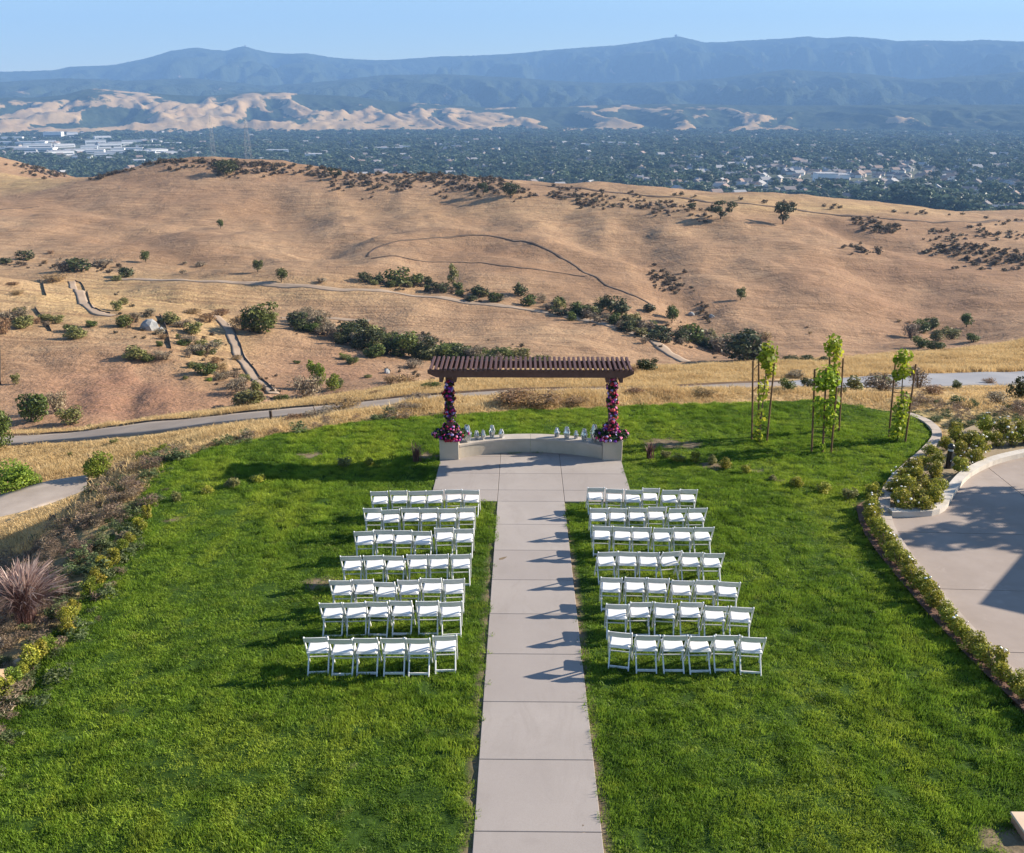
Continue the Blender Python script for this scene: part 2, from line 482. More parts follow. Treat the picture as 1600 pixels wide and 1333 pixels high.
pale = np.clip(sstep(75, 55, VDist) + blob(150, 470, 190, 45) * (VDist > 120) * 1.0 + blob(330, 540, 60, 60) * (VDist > 120) * 0.8 + blob(20, 280, 90, 22) * (VDist > 560) * 1.3
               + blob(1330, 325, 190, 9) * (VDist > 400) * 0.9 + blob(1150, 310, 200, 7) * (VDist > 400) * 0.6 + blob(500, 452, 200, 22) * (VDist > 150) * 0.45 + blob(760, 330, 500, 22) * 0.22 * (VDist > 250), 0, 1) * vis
red = np.clip(blob(190, 620, 170, 62) * 1.15 * ((VDist > 70) & (VDist < 150)) + blob(520, 580, 110, 40) * 0.7 * ((VDist > 90) & (VDist < 180)) + blob(1430, 470, 330, 120) * 0.40 * (VDist > 150) + blob(250, 310, 300, 45) * 0.3 * (VDist > 300), 0, 1)
sdp = poly_sd(PLATEAU, V[:, 0], V[:, 1])
weedy = np.clip(np.exp(-(sdp / 2.2) ** 2) * sstep(900, 700, VY) * sstep(650, 760, VY + 0 * VX) * (VX < 500) + np.exp(-((sdp - 1.0) / 3.0) ** 2) * (VX < 420) * 0.9 + (VX > 1380) * np.exp(-(sdp / 2.5) ** 2) * 0.55, 0, 1) * (VDist < 60)
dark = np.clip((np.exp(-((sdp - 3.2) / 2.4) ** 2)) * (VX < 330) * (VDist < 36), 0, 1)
t = NT('dry_grass_land')
P = t.pos()
big = t.noise(P, 0.018, 5, 0.6); mid_n = t.noise(P, 0.16, 5, 0.6); fine = t.noise(P, 1.6, 4, 0.65)
lines = t.noise(t.stretch(P, (0.05, 0.8, 0.3), 0.25), 1.0, 4, 0.6, 0.6)
base = t.ramp(big, [(0.30, (0.275, 0.170, 0.104)), (0.50, (0.37, 0.242, 0.148)), (0.70, (0.45, 0.305, 0.185))])
base = t.mix(t.math('MULTIPLY', t.attr('red'), t.ramp(mid_n, [(0.25, 0.45), (0.6, 1.0)])), base, t.ramp(fine, [(0.3, (0.26, 0.132, 0.085)), (0.7, (0.36, 0.20, 0.132))]))
straw = t.ramp(fine, [(0.25, (0.43, 0.29, 0.13)), (0.75, (0.62, 0.45, 0.23))])
base = t.mix(t.math('MULTIPLY', t.attr('pale'), t.ramp(t.noise(P, 0.08, 4, 0.65), [(0.3, 0.55), (0.6, 1.0)])), base, straw)
base = t.mix(t.ramp(mid_n, [(0.55, 0.0), (0.78, 0.38)]), base, (0.22, 0.135, 0.075))
xyz = t.n('SeparateXYZ', Vector=P)
terr = t.noise(t.n('CombineXYZ', X=t.math('MULTIPLY', xyz.outputs[0], 0.035), Y=t.math('MULTIPLY', xyz.outputs[1], 0.035), Z=t.math('MULTIPLY', xyz.outputs[2], 1.7)).outputs[0], 1.0, 4, 0.65, 0.3)
base = t.mix(t.math('MULTIPLY', t.ramp(terr, [(0.50, 0.0), (0.70, 0.36)]), t.attr('far')), base, (0.20, 0.12, 0.072))
base = t.mix(t.math('MULTIPLY', t.ramp(terr, [(0.28, 0.30), (0.46, 0.0)]), t.attr('far')), base, (0.46, 0.325, 0.20))
base = t.mix(t.math('MULTIPLY', t.attr('crease'), 0.28), base, (0.15, 0.09, 0.058))  # folds darkened: their shading is put into the ground colour
base = t.mix(t.math('MULTIPLY', t.ramp(lines, [(0.44, 0.0), (0.62, 0.65)]), t.attr('far')), base, (0.19, 0.112, 0.068))
base = t.mix(t.math('MULTIPLY', t.attr('weedy'), t.ramp(t.noise(P, 1.1, 4, 0.7), [(0.38, 0.0), (0.55, 0.9)])), base, (0.085, 0.125, 0.05))
base = t.mix(t.math('MULTIPLY', t.attr('dark'), 0.85), base, t.ramp(fine, [(0.3, (0.11, 0.085, 0.07)), (0.7, (0.2, 0.15, 0.115))]))  # left bank darkened, its shade painted into the ground colour
base = t.mix(t.ramp(fine, [(0.35, 0.35), (0.6, 0.0)]), base, (0.19, 0.115, 0.06))
nm = t.bump(t.math('ADD', t.math('MULTIPLY', fine, 0.6), t.math('ADD', t.math('MULTIPLY', mid_n, 2.4), t.math('MULTIPLY', terr, t.math('MULTIPLY', t.attr('far'), 0.8)))), 0.85, 0.5)
M_LAND = t.principled(base, 0.95, nm, spec=0.1)
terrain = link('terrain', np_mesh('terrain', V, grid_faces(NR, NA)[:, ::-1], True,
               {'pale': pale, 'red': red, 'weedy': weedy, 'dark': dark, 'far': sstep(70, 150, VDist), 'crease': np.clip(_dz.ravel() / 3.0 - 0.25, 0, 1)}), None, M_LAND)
tag(terrain, 'dry golden hills, gully and banks around the lawn', kind='structure')

# ------------------------------------------------------------------ valley floor
ZV = -131.0
nr, na = 130, 200
rr = 500 * (9000 / 500.0) ** (np.arange(nr) / (nr - 1.0)); aa = np.radians(np.linspace(-52, 52, na))
X = rr[:, None] * np.sin(aa); Y = rr[:, None] * np.cos(aa)
def valley_z(x, y):
    px = CX + F_PX * np.tan(np.arctan2(x, y) + YAW) / math.cos(PITCH)
    k = np.exp(-((np.asarray(x) - 560) / 70.0) ** 2 - ((np.asarray(y) - 1330) / 90.0) ** 2) * 16
    return ZV + 5 * fbm(np.asarray(x) / 500, np.asarray(y) / 500, 2, 33) + k
t = NT('valley_ground'); P = t.pos()
a = t.noise(P, 0.012, 5, 0.6); b = t.noise(P, 0.06, 3, 0.6)
c = t.ramp(a, [(0.35, (0.06, 0.075, 0.045)), (0.55, (0.10, 0.11, 0.07)), (0.7, (0.20, 0.17, 0.12))])
c = t.mix(t.ramp(b, [(0.55, 0.0), (0.7, 0.6)]), c, (0.24, 0.23, 0.22))
M_VAL = t.principled(c, 0.95, spec=0.1)
vf = link('valley_floor', np_mesh('valley_floor', np.stack([X, Y, valley_z(X, Y)], -1).reshape(-1, 3), grid_faces(nr, na)[:, ::-1], True), None, M_VAL)
tag(vf, 'flat valley floor below the hills', kind='structure')

# ------------------------------------------------------------------ foothills and mountains
def skyline(pts, D):
    pts = sorted(pts)
    px = np.array([p[0] for p in pts], float); py = np.array([p[1] for p in pts], float)
    q = at_depth(px, py, np.full(len(px), float(D)))
    az = np.arctan2(q[:, 0], q[:, 1]); el = q[:, 2] / np.hypot(q[:, 0], q[:, 1])
    return lambda a: np.interp(a, az, el)
FOOT_SKY = [(-600, 150), (-300, 152), (0, 153), (60, 152), (100, 148), (130, 140), (150, 138), (200, 143), (270, 148), (310, 150), (360, 147), (400, 143), (440, 144), (470, 147), (540, 150), (600, 157), (640, 160), (700, 164), (760, 168), (850, 168), (900, 166), (950, 164), (1050, 162), (1200, 165), (1400, 164), (1600, 163), (2200, 163)]
MTN_SKY = [(-700, 120), (-300, 108), (0, 112), (80, 110), (110, 104), (150, 103), (180, 101), (215, 94), (240, 88), (265, 80), (290, 76), (310, 74), (330, 78), (355, 79), (370, 74), (382, 72), (395, 76), (420, 82), (450, 84), (480, 83), (520, 90), (580, 94), (620, 93), (690, 88), (740, 87), (800, 84), (850, 79), (900, 75), (960, 71), (1000, 66), (1040, 59), (1060, 57), (1075, 60), (1100, 66), (1125, 66), (1170, 63), (1230, 60), (1260, 57), (1290, 60), (1330, 57), (1360, 59), (1400, 64), (1450, 63), (1500, 64), (1535, 62), (1600, 65), (1900, 75), (2300, 90)]
MID_SKY = [(-600, 118), (0, 128), (100, 122), (200, 126), (300, 122), (420, 134), (500, 128), (600, 117), (700, 116), (800, 121), (880, 127), (960, 130), (1040, 128), (1130, 122), (1230, 108), (1290, 112), (1360, 116), (1430, 124), (1520, 118), (1600, 112), (2200, 112)]
def range_mesh(name, sky, D0, D1, D2, nr, na, seed, spur, lobes, mat, power=1.0, fine=0.0, sub2=0.42):
    rr = np.concatenate([np.linspace(D0, D1, nr), np.linspace(D1, D2, 14)[1:]]); a = np.radians(np.linspace(-44, 44, na))
    RR, AA = np.meshgrid(rr, a, indexing='ij')
    X = RR * np.sin(AA); Y = RR * np.cos(AA)
    t = np.clip((RR - D0) / (D1 - D0), 0, 1); back = np.clip((RR - D1) / (D2 - D1), 0, 1)
    top = skyline(sky, D1)(AA) * D1 + 2.0 * fine * fbm(X / 40, X / 90 + 9, 3, seed + 3)
    zb = ZV - 3.0
    w = fbm(X / (lobes * 1.7), Y / (lobes * 1.7), 2, seed + 50) * lobes * 0.55
    sp = ridged((X + w) / lobes, (Y - w) / (lobes * 2.2), 5, seed)          # spurs running down towards the valley
    sp2 = ridged((X - w) / (lobes * 0.37), (Y + w) / (lobes * 0.6), 4, seed + 7)
    s = t ** power
    env = 4 * t * (1 - t)
    s = s + spur * env * (sp - 0.5) + spur * sub2 * env * (sp2 - 0.45) * t
    s = np.clip(s, 0, 0.40 + 0.60 * t) if spur else s
    lim = (zb + (RR / D1) * 0.985 * (top - CO[2]) - zb + CO[2])
    Z = zb + (top - zb) * s * (1 - 0.8 * back)
    Z = np.where((t < 1), np.minimum(Z, np.where(t > 0.97, top, lim)), Z)
    gully = (sp < 0.46).astype(float) * 0.5 + np.clip((0.62 - sp) * 2.2, 0, 1) * 0.5 + np.clip((0.4 - sp2), 0, 1) * 0.4
    me = np_mesh(name, np.stack([X, Y, Z], -1).reshape(-1, 3), grid_faces(len(rr), na)[:, ::-1], True, {'gully': gully.ravel(), 'rise': (t * (1 - back)).ravel()})
    return tag(link(name, me, None, mat), kind='structure')
t = NT('foothill_grass_and_oak'); P = t.pos()
wood = t.math('ADD', t.math('ADD', t.noise(P, 0.0026, 7, 0.68), t.math('MULTIPLY', t.math('SUBTRACT', t.noise(P, 0.011, 4, 0.65), 0.5), 0.34)), t.math('MULTIPLY', t.attr('gully'), 0.34))
wood = t.math('ADD', wood, t.math('MULTIPLY', t.math('SUBTRACT', t.attr('rise'), 0.62), 0.22))
px_n = t.n('SeparateXYZ', Vector=P).outputs[0]
wood = t.math('ADD', wood, t.n('MapRange', Value=px_n, i1=500.0, i2=1900.0, i3=0.0, i4=0.22).outputs[0])
grassc = t.ramp(t.noise(P, 0.006, 5, 0.6), [(0.3, (0.33, 0.22, 0.115)), (0.7, (0.46, 0.325, 0.17))])
oakc = t.ramp(t.noise(P, 0.05, 3, 0.7), [(0.35, (0.018, 0.03, 0.014)), (0.65, (0.05, 0.065, 0.03))])
col = t.mix(t.ramp(wood, [(0.560, 0.0), (0.605, 1.0)]), grassc, oakc)
M_FOOT = t.principled(col, 0.95, t.bump(t.noise(P, 0.03, 4, 0.6), 0.6, 7.0), spec=0.05)
range_mesh('foothills', FOOT_SKY, 5000, 6300, 7200, 70, 620, 3, 0.62, 420, M_FOOT, 1.2, sub2=0.20)
t = NT('forest_slope'); P = t.pos()
fn = t.noise(P, 0.004, 6, 0.65)
col = t.ramp(t.noise(P, 0.012, 5, 0.7), [(0.3, (0.022, 0.034, 0.018)), (0.7, (0.055, 0.07, 0.036))])
col = t.mix(t.ramp(fn, [(0.66, 0.0), (0.70, 0.8)]), col, (0.33, 0.23, 0.15))
M_MTN = t.principled(col, 1.0, t.bump(t.noise(P, 0.006, 6, 0.7), 1.0, 60.0), spec=0.03)
range_mesh('near_ridge', MID_SKY, 6600, 8800, 9800, 70, 520, 23, 0.70, 560, M_MTN, 1.1, 2.0)
range_mesh('mountains', MTN_SKY, 8800, 12200, 13400, 100, 620, 31, 0.80, 980, M_MTN, 1.15, 4.0)

# ------------------------------------------------------------------ haze: one even block of air round everything
hb = MB().box((0, 6450, 0), (27000, 15000, 1))
hz = hb.mesh('haze')
for v in hz.vertices: v.co.z = -150.0 if v.co.z < 0 else 1150.0
t = NT('air')
pv = t.n('VolumePrincipled', Density=1.0e-4)
pv.inputs['Color'].default_value = (0.28, 0.53, 1.0, 1)
pv.inputs['Anisotropy'].default_value = 0.0
t.t.links.new(pv.outputs[0], t.out.inputs['Volume'])
haze = link('haze', hz, None, t.m)
tag(haze, 'thin blue haze over the valley', kind='stuff')

# ------------------------------------------------------------------ roads and tracks
def polyline(pts, step):
    pts = np.asarray(pts, float)
    # Catmull-Rom through the points
    P = np.vstack([2 * pts[0] - pts[1], pts, 2 * pts[-1] - pts[-2]]); out = []
    for i in range(1, len(P) - 2):
        n = max(2, int(np.linalg.norm(P[i + 1][:2] - P[i][:2]) / step))
        for k in range(n):
            s = k / n
            out.append(0.5 * ((2 * P[i]) + (-P[i - 1] + P[i + 1]) * s + (2 * P[i - 1] - 5 * P[i] + 4 * P[i + 1] - P[i + 2]) * s * s + (-P[i - 1] + 3 * P[i] - 3 * P[i + 1] + P[i + 2]) * s ** 3))
    out.append(pts[-1])
    return np.array(out)
def ribbon(name, pix, width, mat, lift=0.06, step=0.8, nx=6, wob=0.0, bow=0.0, smooth_z=0, skirt=0.25, level=False):
    C = np.array([hit(*p[:2]) for p in pix]); w = np.array([p[2] if len(p) > 2 else width for p in pix], float)
    L = polyline(np.column_stack([C, w]), step)
    T = np.gradient(L[:, :2], axis=0); T /= np.linalg.norm(T, axis=1)[:, None] + 1e-9
    N = np.stack([T[:, 1], -T[:, 0]], -1)
    ws = L[:, 3] * (1 + wob * fbm(np.arange(len(L)) * step / 5, np.zeros(len(L)) + 3.3, 3, 8))
    k = np.linspace(-0.5, 0.5, nx)
    XY = L[:, None, :2] + N[:, None, :] * (ws[:, None] * k[None, :])[..., None]
    Z = ground(XY[..., 0], XY[..., 1])
    if smooth_z:
        zc = Z.max(1); ker = np.ones(smooth_z) / smooth_z
        zc = np.convolve(np.pad(zc, smooth_z // 2, 'edge'), ker, 'valid')[:len(zc)]
        Z = np.maximum(Z, zc[:, None] * np.ones_like(Z))
    if level:
        zc = np.median(Z, 1); zc = np.convolve(np.pad(zc, 4, 'edge'), np.ones(9) / 9, 'valid'); Z = np.ones_like(Z) * zc[:, None]
    Z = Z + lift + bow * (0.25 - k ** 2)[None, :] * 4
    # edges turn down into the soil
    A = np.concatenate([np.concatenate([XY[:, :1], XY, XY[:, -1:]], 1), np.concatenate([Z[:, :1] - skirt - lift, Z, Z[:, -1:] - skirt - lift], 1)[..., None]], -1)
    me = np_mesh(name, A.reshape(-1, 3), grid_faces(len(L), nx + 2), True)
    return link(name, me, None, mat), L
M_ASPH = simple('worn_asphalt', (0.25, 0.205, 0.172), (0.33, 0.275, 0.23), 0.6, 0.9, 0.3, 'pos')
M_ROADR = simple('grey_asphalt', (0.24, 0.245, 0.27), (0.29, 0.29, 0.31), 0.5, 0.9, 0.3, 'pos')
M_DIRT = simple('pale_track', (0.28, 0.205, 0.148), (0.36, 0.275, 0.205), 0.3, 0.95, 0.3, 'pos')
M_CUT = simple('dark_soil_and_shade', (0.075, 0.05, 0.038), (0.16, 0.105, 0.07), 0.5, 0.95, 0.4, 'pos')  # soil of the footpaths, and the cut's shade put into the colour
ROAD_PX = [(-120, 702), (0, 692), (80, 686), (160, 678), (250, 668), (340, 658), (460, 647), (560, 637), (620, 631), (700, 624), (800, 617), (900, 614), (1000, 612), (1080, 610), (1160, 606), (1240, 603.5)]
road, ROAD_L = ribbon('cart_road', ROAD_PX, 2.5, M_ASPH, 0.10, 0.7, 6)
tag(road, 'narrow worn asphalt cart road curving below the lawn', kind='structure')
r2, R2_L = ribbon('cart_road', [(1232, 604, 2.4), (1300, 600.5, 3.2), (1380, 598, 4.0), (1480, 595, 4.6), (1600, 592, 4.9), (1760, 588, 5.0)], 5, M_ROADR, 0.06, 0.7, 10)
tag(r2, 'wide grey asphalt end of the cart road at the right', kind='structure')
# low cut along the road's far side, its shade put into the colour
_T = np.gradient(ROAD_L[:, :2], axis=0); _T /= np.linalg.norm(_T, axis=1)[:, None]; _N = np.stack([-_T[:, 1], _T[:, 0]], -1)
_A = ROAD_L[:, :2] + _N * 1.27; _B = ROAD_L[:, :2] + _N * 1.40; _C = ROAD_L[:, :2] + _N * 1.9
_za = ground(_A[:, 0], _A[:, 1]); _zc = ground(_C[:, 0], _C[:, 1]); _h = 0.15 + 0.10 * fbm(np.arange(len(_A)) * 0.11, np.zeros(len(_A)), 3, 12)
cb = link('shaded_cut_bank', np_mesh('shaded_cut_bank', np.stack([np.column_stack([_A, _za - 0.1]), np.column_stack([_B, _za + _h]), np.column_stack([_C, _zc - 0.02])], 1).reshape(-1, 3), grid_faces(len(_A), 3), True), None, M_CUT)
tag(cb, 'low soil bank along the far side of the cart road, its shade painted dark', kind='structure')
t = NT('old_concrete'); P = t.pos()
M_OLDCON = t.principled(t.ramp(t.noise(P, 0.9, 6, 0.65), [(0.3, (0.27, 0.225, 0.195)), (0.7, (0.38, 0.325, 0.285))]), 0.9, t.bump(t.noise(P, 14, 3), 0.2, 0.01))
lp, LP_L = ribbon('lower_path', [(-260, 880), (-120, 838), (-20, 808), (40, 789), (90, 774), (136, 761)], 2.5, M_OLDCON, 0.12, 0.6, 8, skirt=0.6, level=True)
tag(lp, 'old concrete path below the left bank', kind='structure')
for pts, w, lab in [
    ([(180, 436), (240, 438), (310, 440), (400, 443), (520, 452), (620, 458), (700, 467), (780, 478), (850, 488), (910, 500), (960, 512), (1010, 528), (1040, 548), (1072, 566)], 2.6, 'pale dirt track round the mown field'),
    ([(112, 440), (125, 458), (136, 477), (152, 489), (178, 494)], 1.9, 'pale track crossing the left slope'),
    ([(335, 493), (352, 508), (364, 530), (372, 552), (388, 575), (405, 596), (428, 616)], 1.8, 'pale path running down the left slope'),
    ([(440, 497), (500, 498), (545, 500), (578, 502)], 1.6, 'faint bench track above the creek')]:
    o, _ = ribbon('dirt_track', pts, w, M_DIRT, 0.12, 1.2, 5, 0.35, skirt=0.1)
    tag(o, lab, kind='structure')
for pts, w, lab in [
    ([(790, 284), (870, 292), (950, 300), (1010, 306), (1090, 313), (1160, 318), (1240, 327), (1320, 337), (1400, 343), (1480, 346.5), (1540, 347), (1600, 345)], 2.6, 'dark footpath along the right end of the ridge'),
    ([(575, 401), (585, 390), (610, 380), (660, 374), (720, 369), (780, 371), (830, 379), (870, 398), (905, 420), (940, 440), (985, 460), (1020, 478)], 1.1, 'dark looping footpath over the rounded knoll'),
    ([(580, 404), (650, 407), (720, 410), (800, 417), (870, 426), (915, 432)], 0.8, 'thin dark footpath across the knoll'),
    ([(0, 328), (30, 326), (60, 323)], 1.4, 'short dark footpath at the far left')]:
    o, _ = ribbon('footpath', pts, w, M_CUT, 0.16, 2.0, 4, 0.9, skirt=0.1)
    tag(o, lab, kind='structure')
# ================================================================== LAWN AND HARD LANDSCAPE
def pl(px, py, h=0.0):
    p = on_lawn(float(px), float(py), h); return Vector(p)
PATH_W = 0.925
Y_PAD0 = pl(832, 785.2).y
Y_PAD1 = pl(832, 720.5).y
def in_paving(x, y, m=0.0):
    return ((np.abs(x) < PATH_W + m) & (y < Y_PAD0 + 0.1)) | ((np.abs(x) < 2.80 + m) & (y > Y_PAD0 - m) & (y < Y_PAD1 + 0.62))
cs = 0.15
gx = np.arange(-13, 26, cs); gy = np.arange(2, 35, cs)
GX, GY = np.meshgrid(gx, gy, indexing='ij')
GZ = lawn_z(GX, GY) + 0.03 * fbm(GX / 0.9, GY / 0.9, 3, 71) + 0.06 * fbm(GX / 0.42, GY / 0.42, 3, 61) + 0.10 * fbm(GX / 6, GY / 6, 2, 77) * sstep(0.3, 3.0, np.abs(GX) - PATH_W) * 0.6
sdl = poly_sd(LAWN, GX, GY)
GZ = GZ - 0.12 * sstep(-0.5, 0.3, sdl) * (GX < 9)
FQ = grid_faces(len(gx), len(gy))
cxm = (GX[:-1, :-1] + GX[1:, 1:]) / 2; cym = (GY[:-1, :-1] + GY[1:, 1:]) / 2
keep = ((poly_sd(LAWN, cxm, cym) < 0.12) & ~(in_paving(cxm, cym, -0.32))).ravel()
BARE = [(503, 912, 0.45), (1040, 692, 0.8), (1075, 694, 0.5), (490, 712, 0.5), (1113, 727, 0.45), (1180, 735, 0.3), (755, 768, 0.35), (1218, 752, 0.25), (1000, 870, 0.2), (1350, 790, 0.3), (660, 712, 0.5), (1400, 632, 0.4), (272, 812, 0.25), (1590, 1318, 0.5)]
def bare_at(x, y):
    v = 0.9 * sstep(0.16, 0.03, np.abs(x) - PATH_W + 0.06 * fbm(x / 0.3, y / 0.3, 2, 44)) * (y < Y_PAD0)
    for bx, by, br in BARE:
        q = pl(bx, by); br = br * 0.72; v = np.maximum(v, 0.8 * sstep(1.25, 0.75, (x - q.x) ** 2 / (br * 1.5) ** 2 + (y - q.y) ** 2 / br ** 2 + 0.8 * fbm(x / 0.3, y / 0.3, 2, 19)))
    return v
t = NT('lawn_soil'); P = t.pos()
c = t.ramp(t.noise(P, 2.2, 5, 0.65), [(0.35, (0.026, 0.055, 0.008)), (0.62, (0.045, 0.085, 0.013)), (0.80, (0.12, 0.11, 0.05))])
c = t.mix(t.attr('bare'), c, t.ramp(t.noise(P, 5, 4), [(0.3, (0.15, 0.105, 0.07)), (0.7, (0.27, 0.20, 0.14))]))
M_SOIL = t.principled(c, 0.95, t.bump(t.noise(P, 9, 4), 0.6, 0.05), spec=0.1)
me = np_mesh('lawn', np.stack([GX, GY, GZ], -1).reshape(-1, 3), FQ[keep], True, {'bare': bare_at(GX, GY).ravel()})
lawn = link('lawn', me, None, M_SOIL); tag(lawn, 'green lawn on the hilltop', kind='structure')
def lawn_h(x, y):
    i = np.clip(((np.asarray(x) - gx[0]) / cs).astype(int), 0, len(gx) - 1); j = np.clip(((np.asarray(y) - gy[0]) / cs).astype(int), 0, len(gy) - 1)
    return GZ[i, j]

# ---- scattering of loose growth (stuff)
def scatter(name, pts, rot, scl, protos, label, idx=None):
    me = bpy.data.meshes.new(name)
    me.vertices.add(len(pts)); me.vertices.foreach_set('co', np.asarray(pts, np.float32).ravel())
    for an, av in (('rot', rot), ('scl', scl)):
        a = me.attributes.new(an, 'FLOAT_VECTOR', 'POINT'); a.data.foreach_set('vector', np.asarray(av, np.float32).ravel())
    a = me.attributes.new('idx', 'INT', 'POINT'); a.data.foreach_set('value', np.asarray(idx if idx is not None else np.zeros(len(pts)), np.int32))
    o = link(name, me)
    ng = bpy.data.node_groups.new(name + '_nodes', 'GeometryNodeTree')
    ng.interface.new_socket('Geometry', in_out='INPUT', socket_type='NodeSocketGeometry')
    ng.interface.new_socket('Geometry', in_out='OUTPUT', socket_type='NodeSocketGeometry')
    gi = ng.nodes.new('NodeGroupInput'); go = ng.nodes.new('NodeGroupOutput')
    iop = ng.nodes.new('GeometryNodeInstanceOnPoints'); jg = ng.nodes.new('GeometryNodeJoinGeometry')
    for p in protos[::-1]:
        oi = ng.nodes.new('GeometryNodeObjectInfo'); oi.inputs['Object'].default_value = p; oi.inputs['As Instance'].default_value = True
        ng.links.new(oi.outputs['Geometry'], jg.inputs[0])
    iop.inputs['Pick Instance'].default_value = True
    ng.links.new(gi.outputs[0], iop.inputs['Points']); ng.links.new(jg.outputs[0], iop.inputs['Instance'])
    for an, typ, sk in (('rot', 'FLOAT_VECTOR', 'Rotation'), ('scl', 'FLOAT_VECTOR', 'Scale'), ('idx', 'INT', 'Instance Index')):
        nd = ng.nodes.new('GeometryNodeInputNamedAttribute'); nd.data_type = typ; nd.inputs['Name'].default_value = an
        ng.links.new(nd.outputs['Attribute'], iop.inputs[sk])
    ng.links.new(iop.outputs[0], go.inputs[0])
    md = o.modifiers.new('scatter', 'NODES'); md.node_group = ng
    tag(o, label, kind='stuff')
    return o
def proto(name, me, mat):
    me.materials.append(mat)
    return bpy.data.objects.new(name, me)
def tuft_mesh(name, n, rad, h0, h1, w, lean, seed):
    g = np.random.default_rng(seed)
    a = g.uniform(0, 2 * np.pi, n); r = rad * np.sqrt(g.uniform(0, 1, n))
    b = np.stack([r * np.cos(a), r * np.sin(a), np.full(n, -0.01)], -1)
    h = g.uniform(h0, h1, n); ld = g.uniform(0, 2 * np.pi, n); ll = g.uniform(0.1, 1, n) * lean * h
    wa = g.uniform(0, np.pi, n); wv = np.stack([np.cos(wa), np.sin(wa), 0 * wa], -1) * (w * g.uniform(0.6, 1.3, n))[:, None] / 2
    L = np.stack([np.cos(ld) * ll, np.sin(ld) * ll, 0 * ll], -1); up = np.zeros((n, 3)); up[:, 2] = h
    p0 = b - wv; p1 = b + wv; m0 = b + up * 0.6 + L * 0.35 - wv * 0.8; m1 = b + up * 0.6 + L * 0.35 + wv * 0.8; tp = b + up + L
    V = np.stack([p0, p1, m1, m0, tp], 1).reshape(-1, 3)
    k = np.arange(n)[:, None] * 5
    T = np.concatenate([k + np.array([[0, 1, 2]]), k + np.array([[0, 2, 3]]), k + np.array([[3, 2, 4]])])
    return np_mesh(name, V, T, False, {'v': np.repeat(g.uniform(0, 1, n), 5)})
t = NT('turf'); P = t.pos()
patch = t.noise(P, 0.30, 4, 0.6); small = t.noise(P, 2.6, 3, 0.6)
band = t.noise(t.stretch(P, (1.0, 0.06, 0.1)), 1.1, 2, 0.5)
c = t.ramp(t.math('ADD', t.math('MULTIPLY', patch, 0.6), t.math('MULTIPLY', band, 0.4)), [(0.40, (0.112, 0.215, 0.018)), (0.50, (0.220, 0.350, 0.026)), (0.60, (0.375, 0.460, 0.042))])
c = t.mix(t.math('MULTIPLY', t.attr('v'), 0.45), c, (0.29, 0.41, 0.07))
clump = t.noise(t.stretch(P, (1.0, 1.5, 1.0)), 2.1, 4, 0.62, 0.4)
c = t.mix(t.ramp(clump, [(0.34, 0.80), (0.50, 0.0)]), c, (0.040, 0.090, 0.010))
c = t.mix(t.ramp(clump, [(0.54, 0.0), (0.68, 0.55)]), c, (0.42, 0.50, 0.06))
c = t.mix(t.ramp(small, [(0.62, 0.0), (0.74, 0.45)]), c, (0.25, 0.225, 0.09))
c = t.mix(t.math('MULTIPLY', t.rnd(), 0.35), c, (0.055, 0.105, 0.018))
M_TURF = t.leaf(c, 0.42, 0.5, 0.15)
tufts = [proto('turf_tuft', tuft_mesh('turf_tuft', 120, 0.19, 0.018, 0.052, 0.011, 1.3, 100 + i), M_TURF) for i in range(4)]
g = np.random.default_rng(5)
N = 60000
x = g.uniform(-12.5, 19.5, N); y = 5.0 + 29.0 * g.uniform(0, 1, N)
sd = poly_sd(LAWN, x, y)
ok = (sd < -0.02 + 0.25 * fbm(x / 0.5, y / 0.5, 2, 3)) & ~in_paving(x, y, 0.07)
ppx, ppy, _d = project(np.stack([x, y, lawn_z(x, y)], -1))
ok &= (ppx > -120) & (ppx < 1720) & (ppy < 1420)
bare = bare_at(x, y) > g.uniform(0.2, 0.8, N)
ok &= ~(bare & (g.uniform(0, 1, N) < 0.9))
ok &= ~((fbm(x / 0.42, y / 0.42, 3, 61) < -0.24) & (g.uniform(0, 1, N) < 0.85))
x = x[ok]; y = y[ok]; sd = sd[ok]
hN = np.clip(0.45 + 2.2 * (fbm(x / 0.42, y / 0.42, 3, 61) + 0.30) * (0.5 + 1.0 * sstep(-0.2, 0.5, fbm(x / 5, y / 5, 2, 67) + 0.15)), 0.28, 2.4)
sc3 = g.uniform(0.85, 1.25, len(x))
scatter('lawn_grass', np.stack([x, y, lawn_h(x, y) - 0.005], -1), np.stack([g.uniform(-.18, .18, len(x)), g.uniform(-.18, .18, len(x)), g.uniform(0, 6.28, len(x))], -1),
        np.stack([sc3, sc3, hN * sc3], -1), tufts, 'short thick green grass covering the lawn', g.integers(0, 4, len(x)))

# ---- concrete path and forecourt, slab by slab
t = NT('concrete_slab'); P = t.pos()
ob = t.rnd()
c = t.ramp(t.noise(P, 0.7, 6, 0.62), [(0.3, (0.330, 0.295, 0.275)), (0.7, (0.40, 0.36, 0.335))])
c = t.mix(t.ramp(t.noise(P, 2.1, 6, 0.7, 0.8), [(0.60, 0.0), (0.78, 0.5)]), c, (0.45, 0.415, 0.39))
c = t.mix(t.ramp(t.noise(t.stretch(P, (1.0, 0.35, 1)), 1.4, 6, 0.75, 1.2), [(0.52, 0.0), (0.70, 0.45)]), c, (0.255, 0.225, 0.205))
c = t.mix(t.math('MULTIPLY', ob, 0.6), c, (0.29, 0.255, 0.24))
c = t.mix(t.ramp(t.noise(P, 60, 2, 0.6), [(0.4, 0.25), (0.6, 0.0)]), c, (0.25, 0.215, 0.20))
M_CON = t.principled(c, 0.85, t.bump(t.noise(P, 70, 3), 0.25, 0.004), spec=0.25)
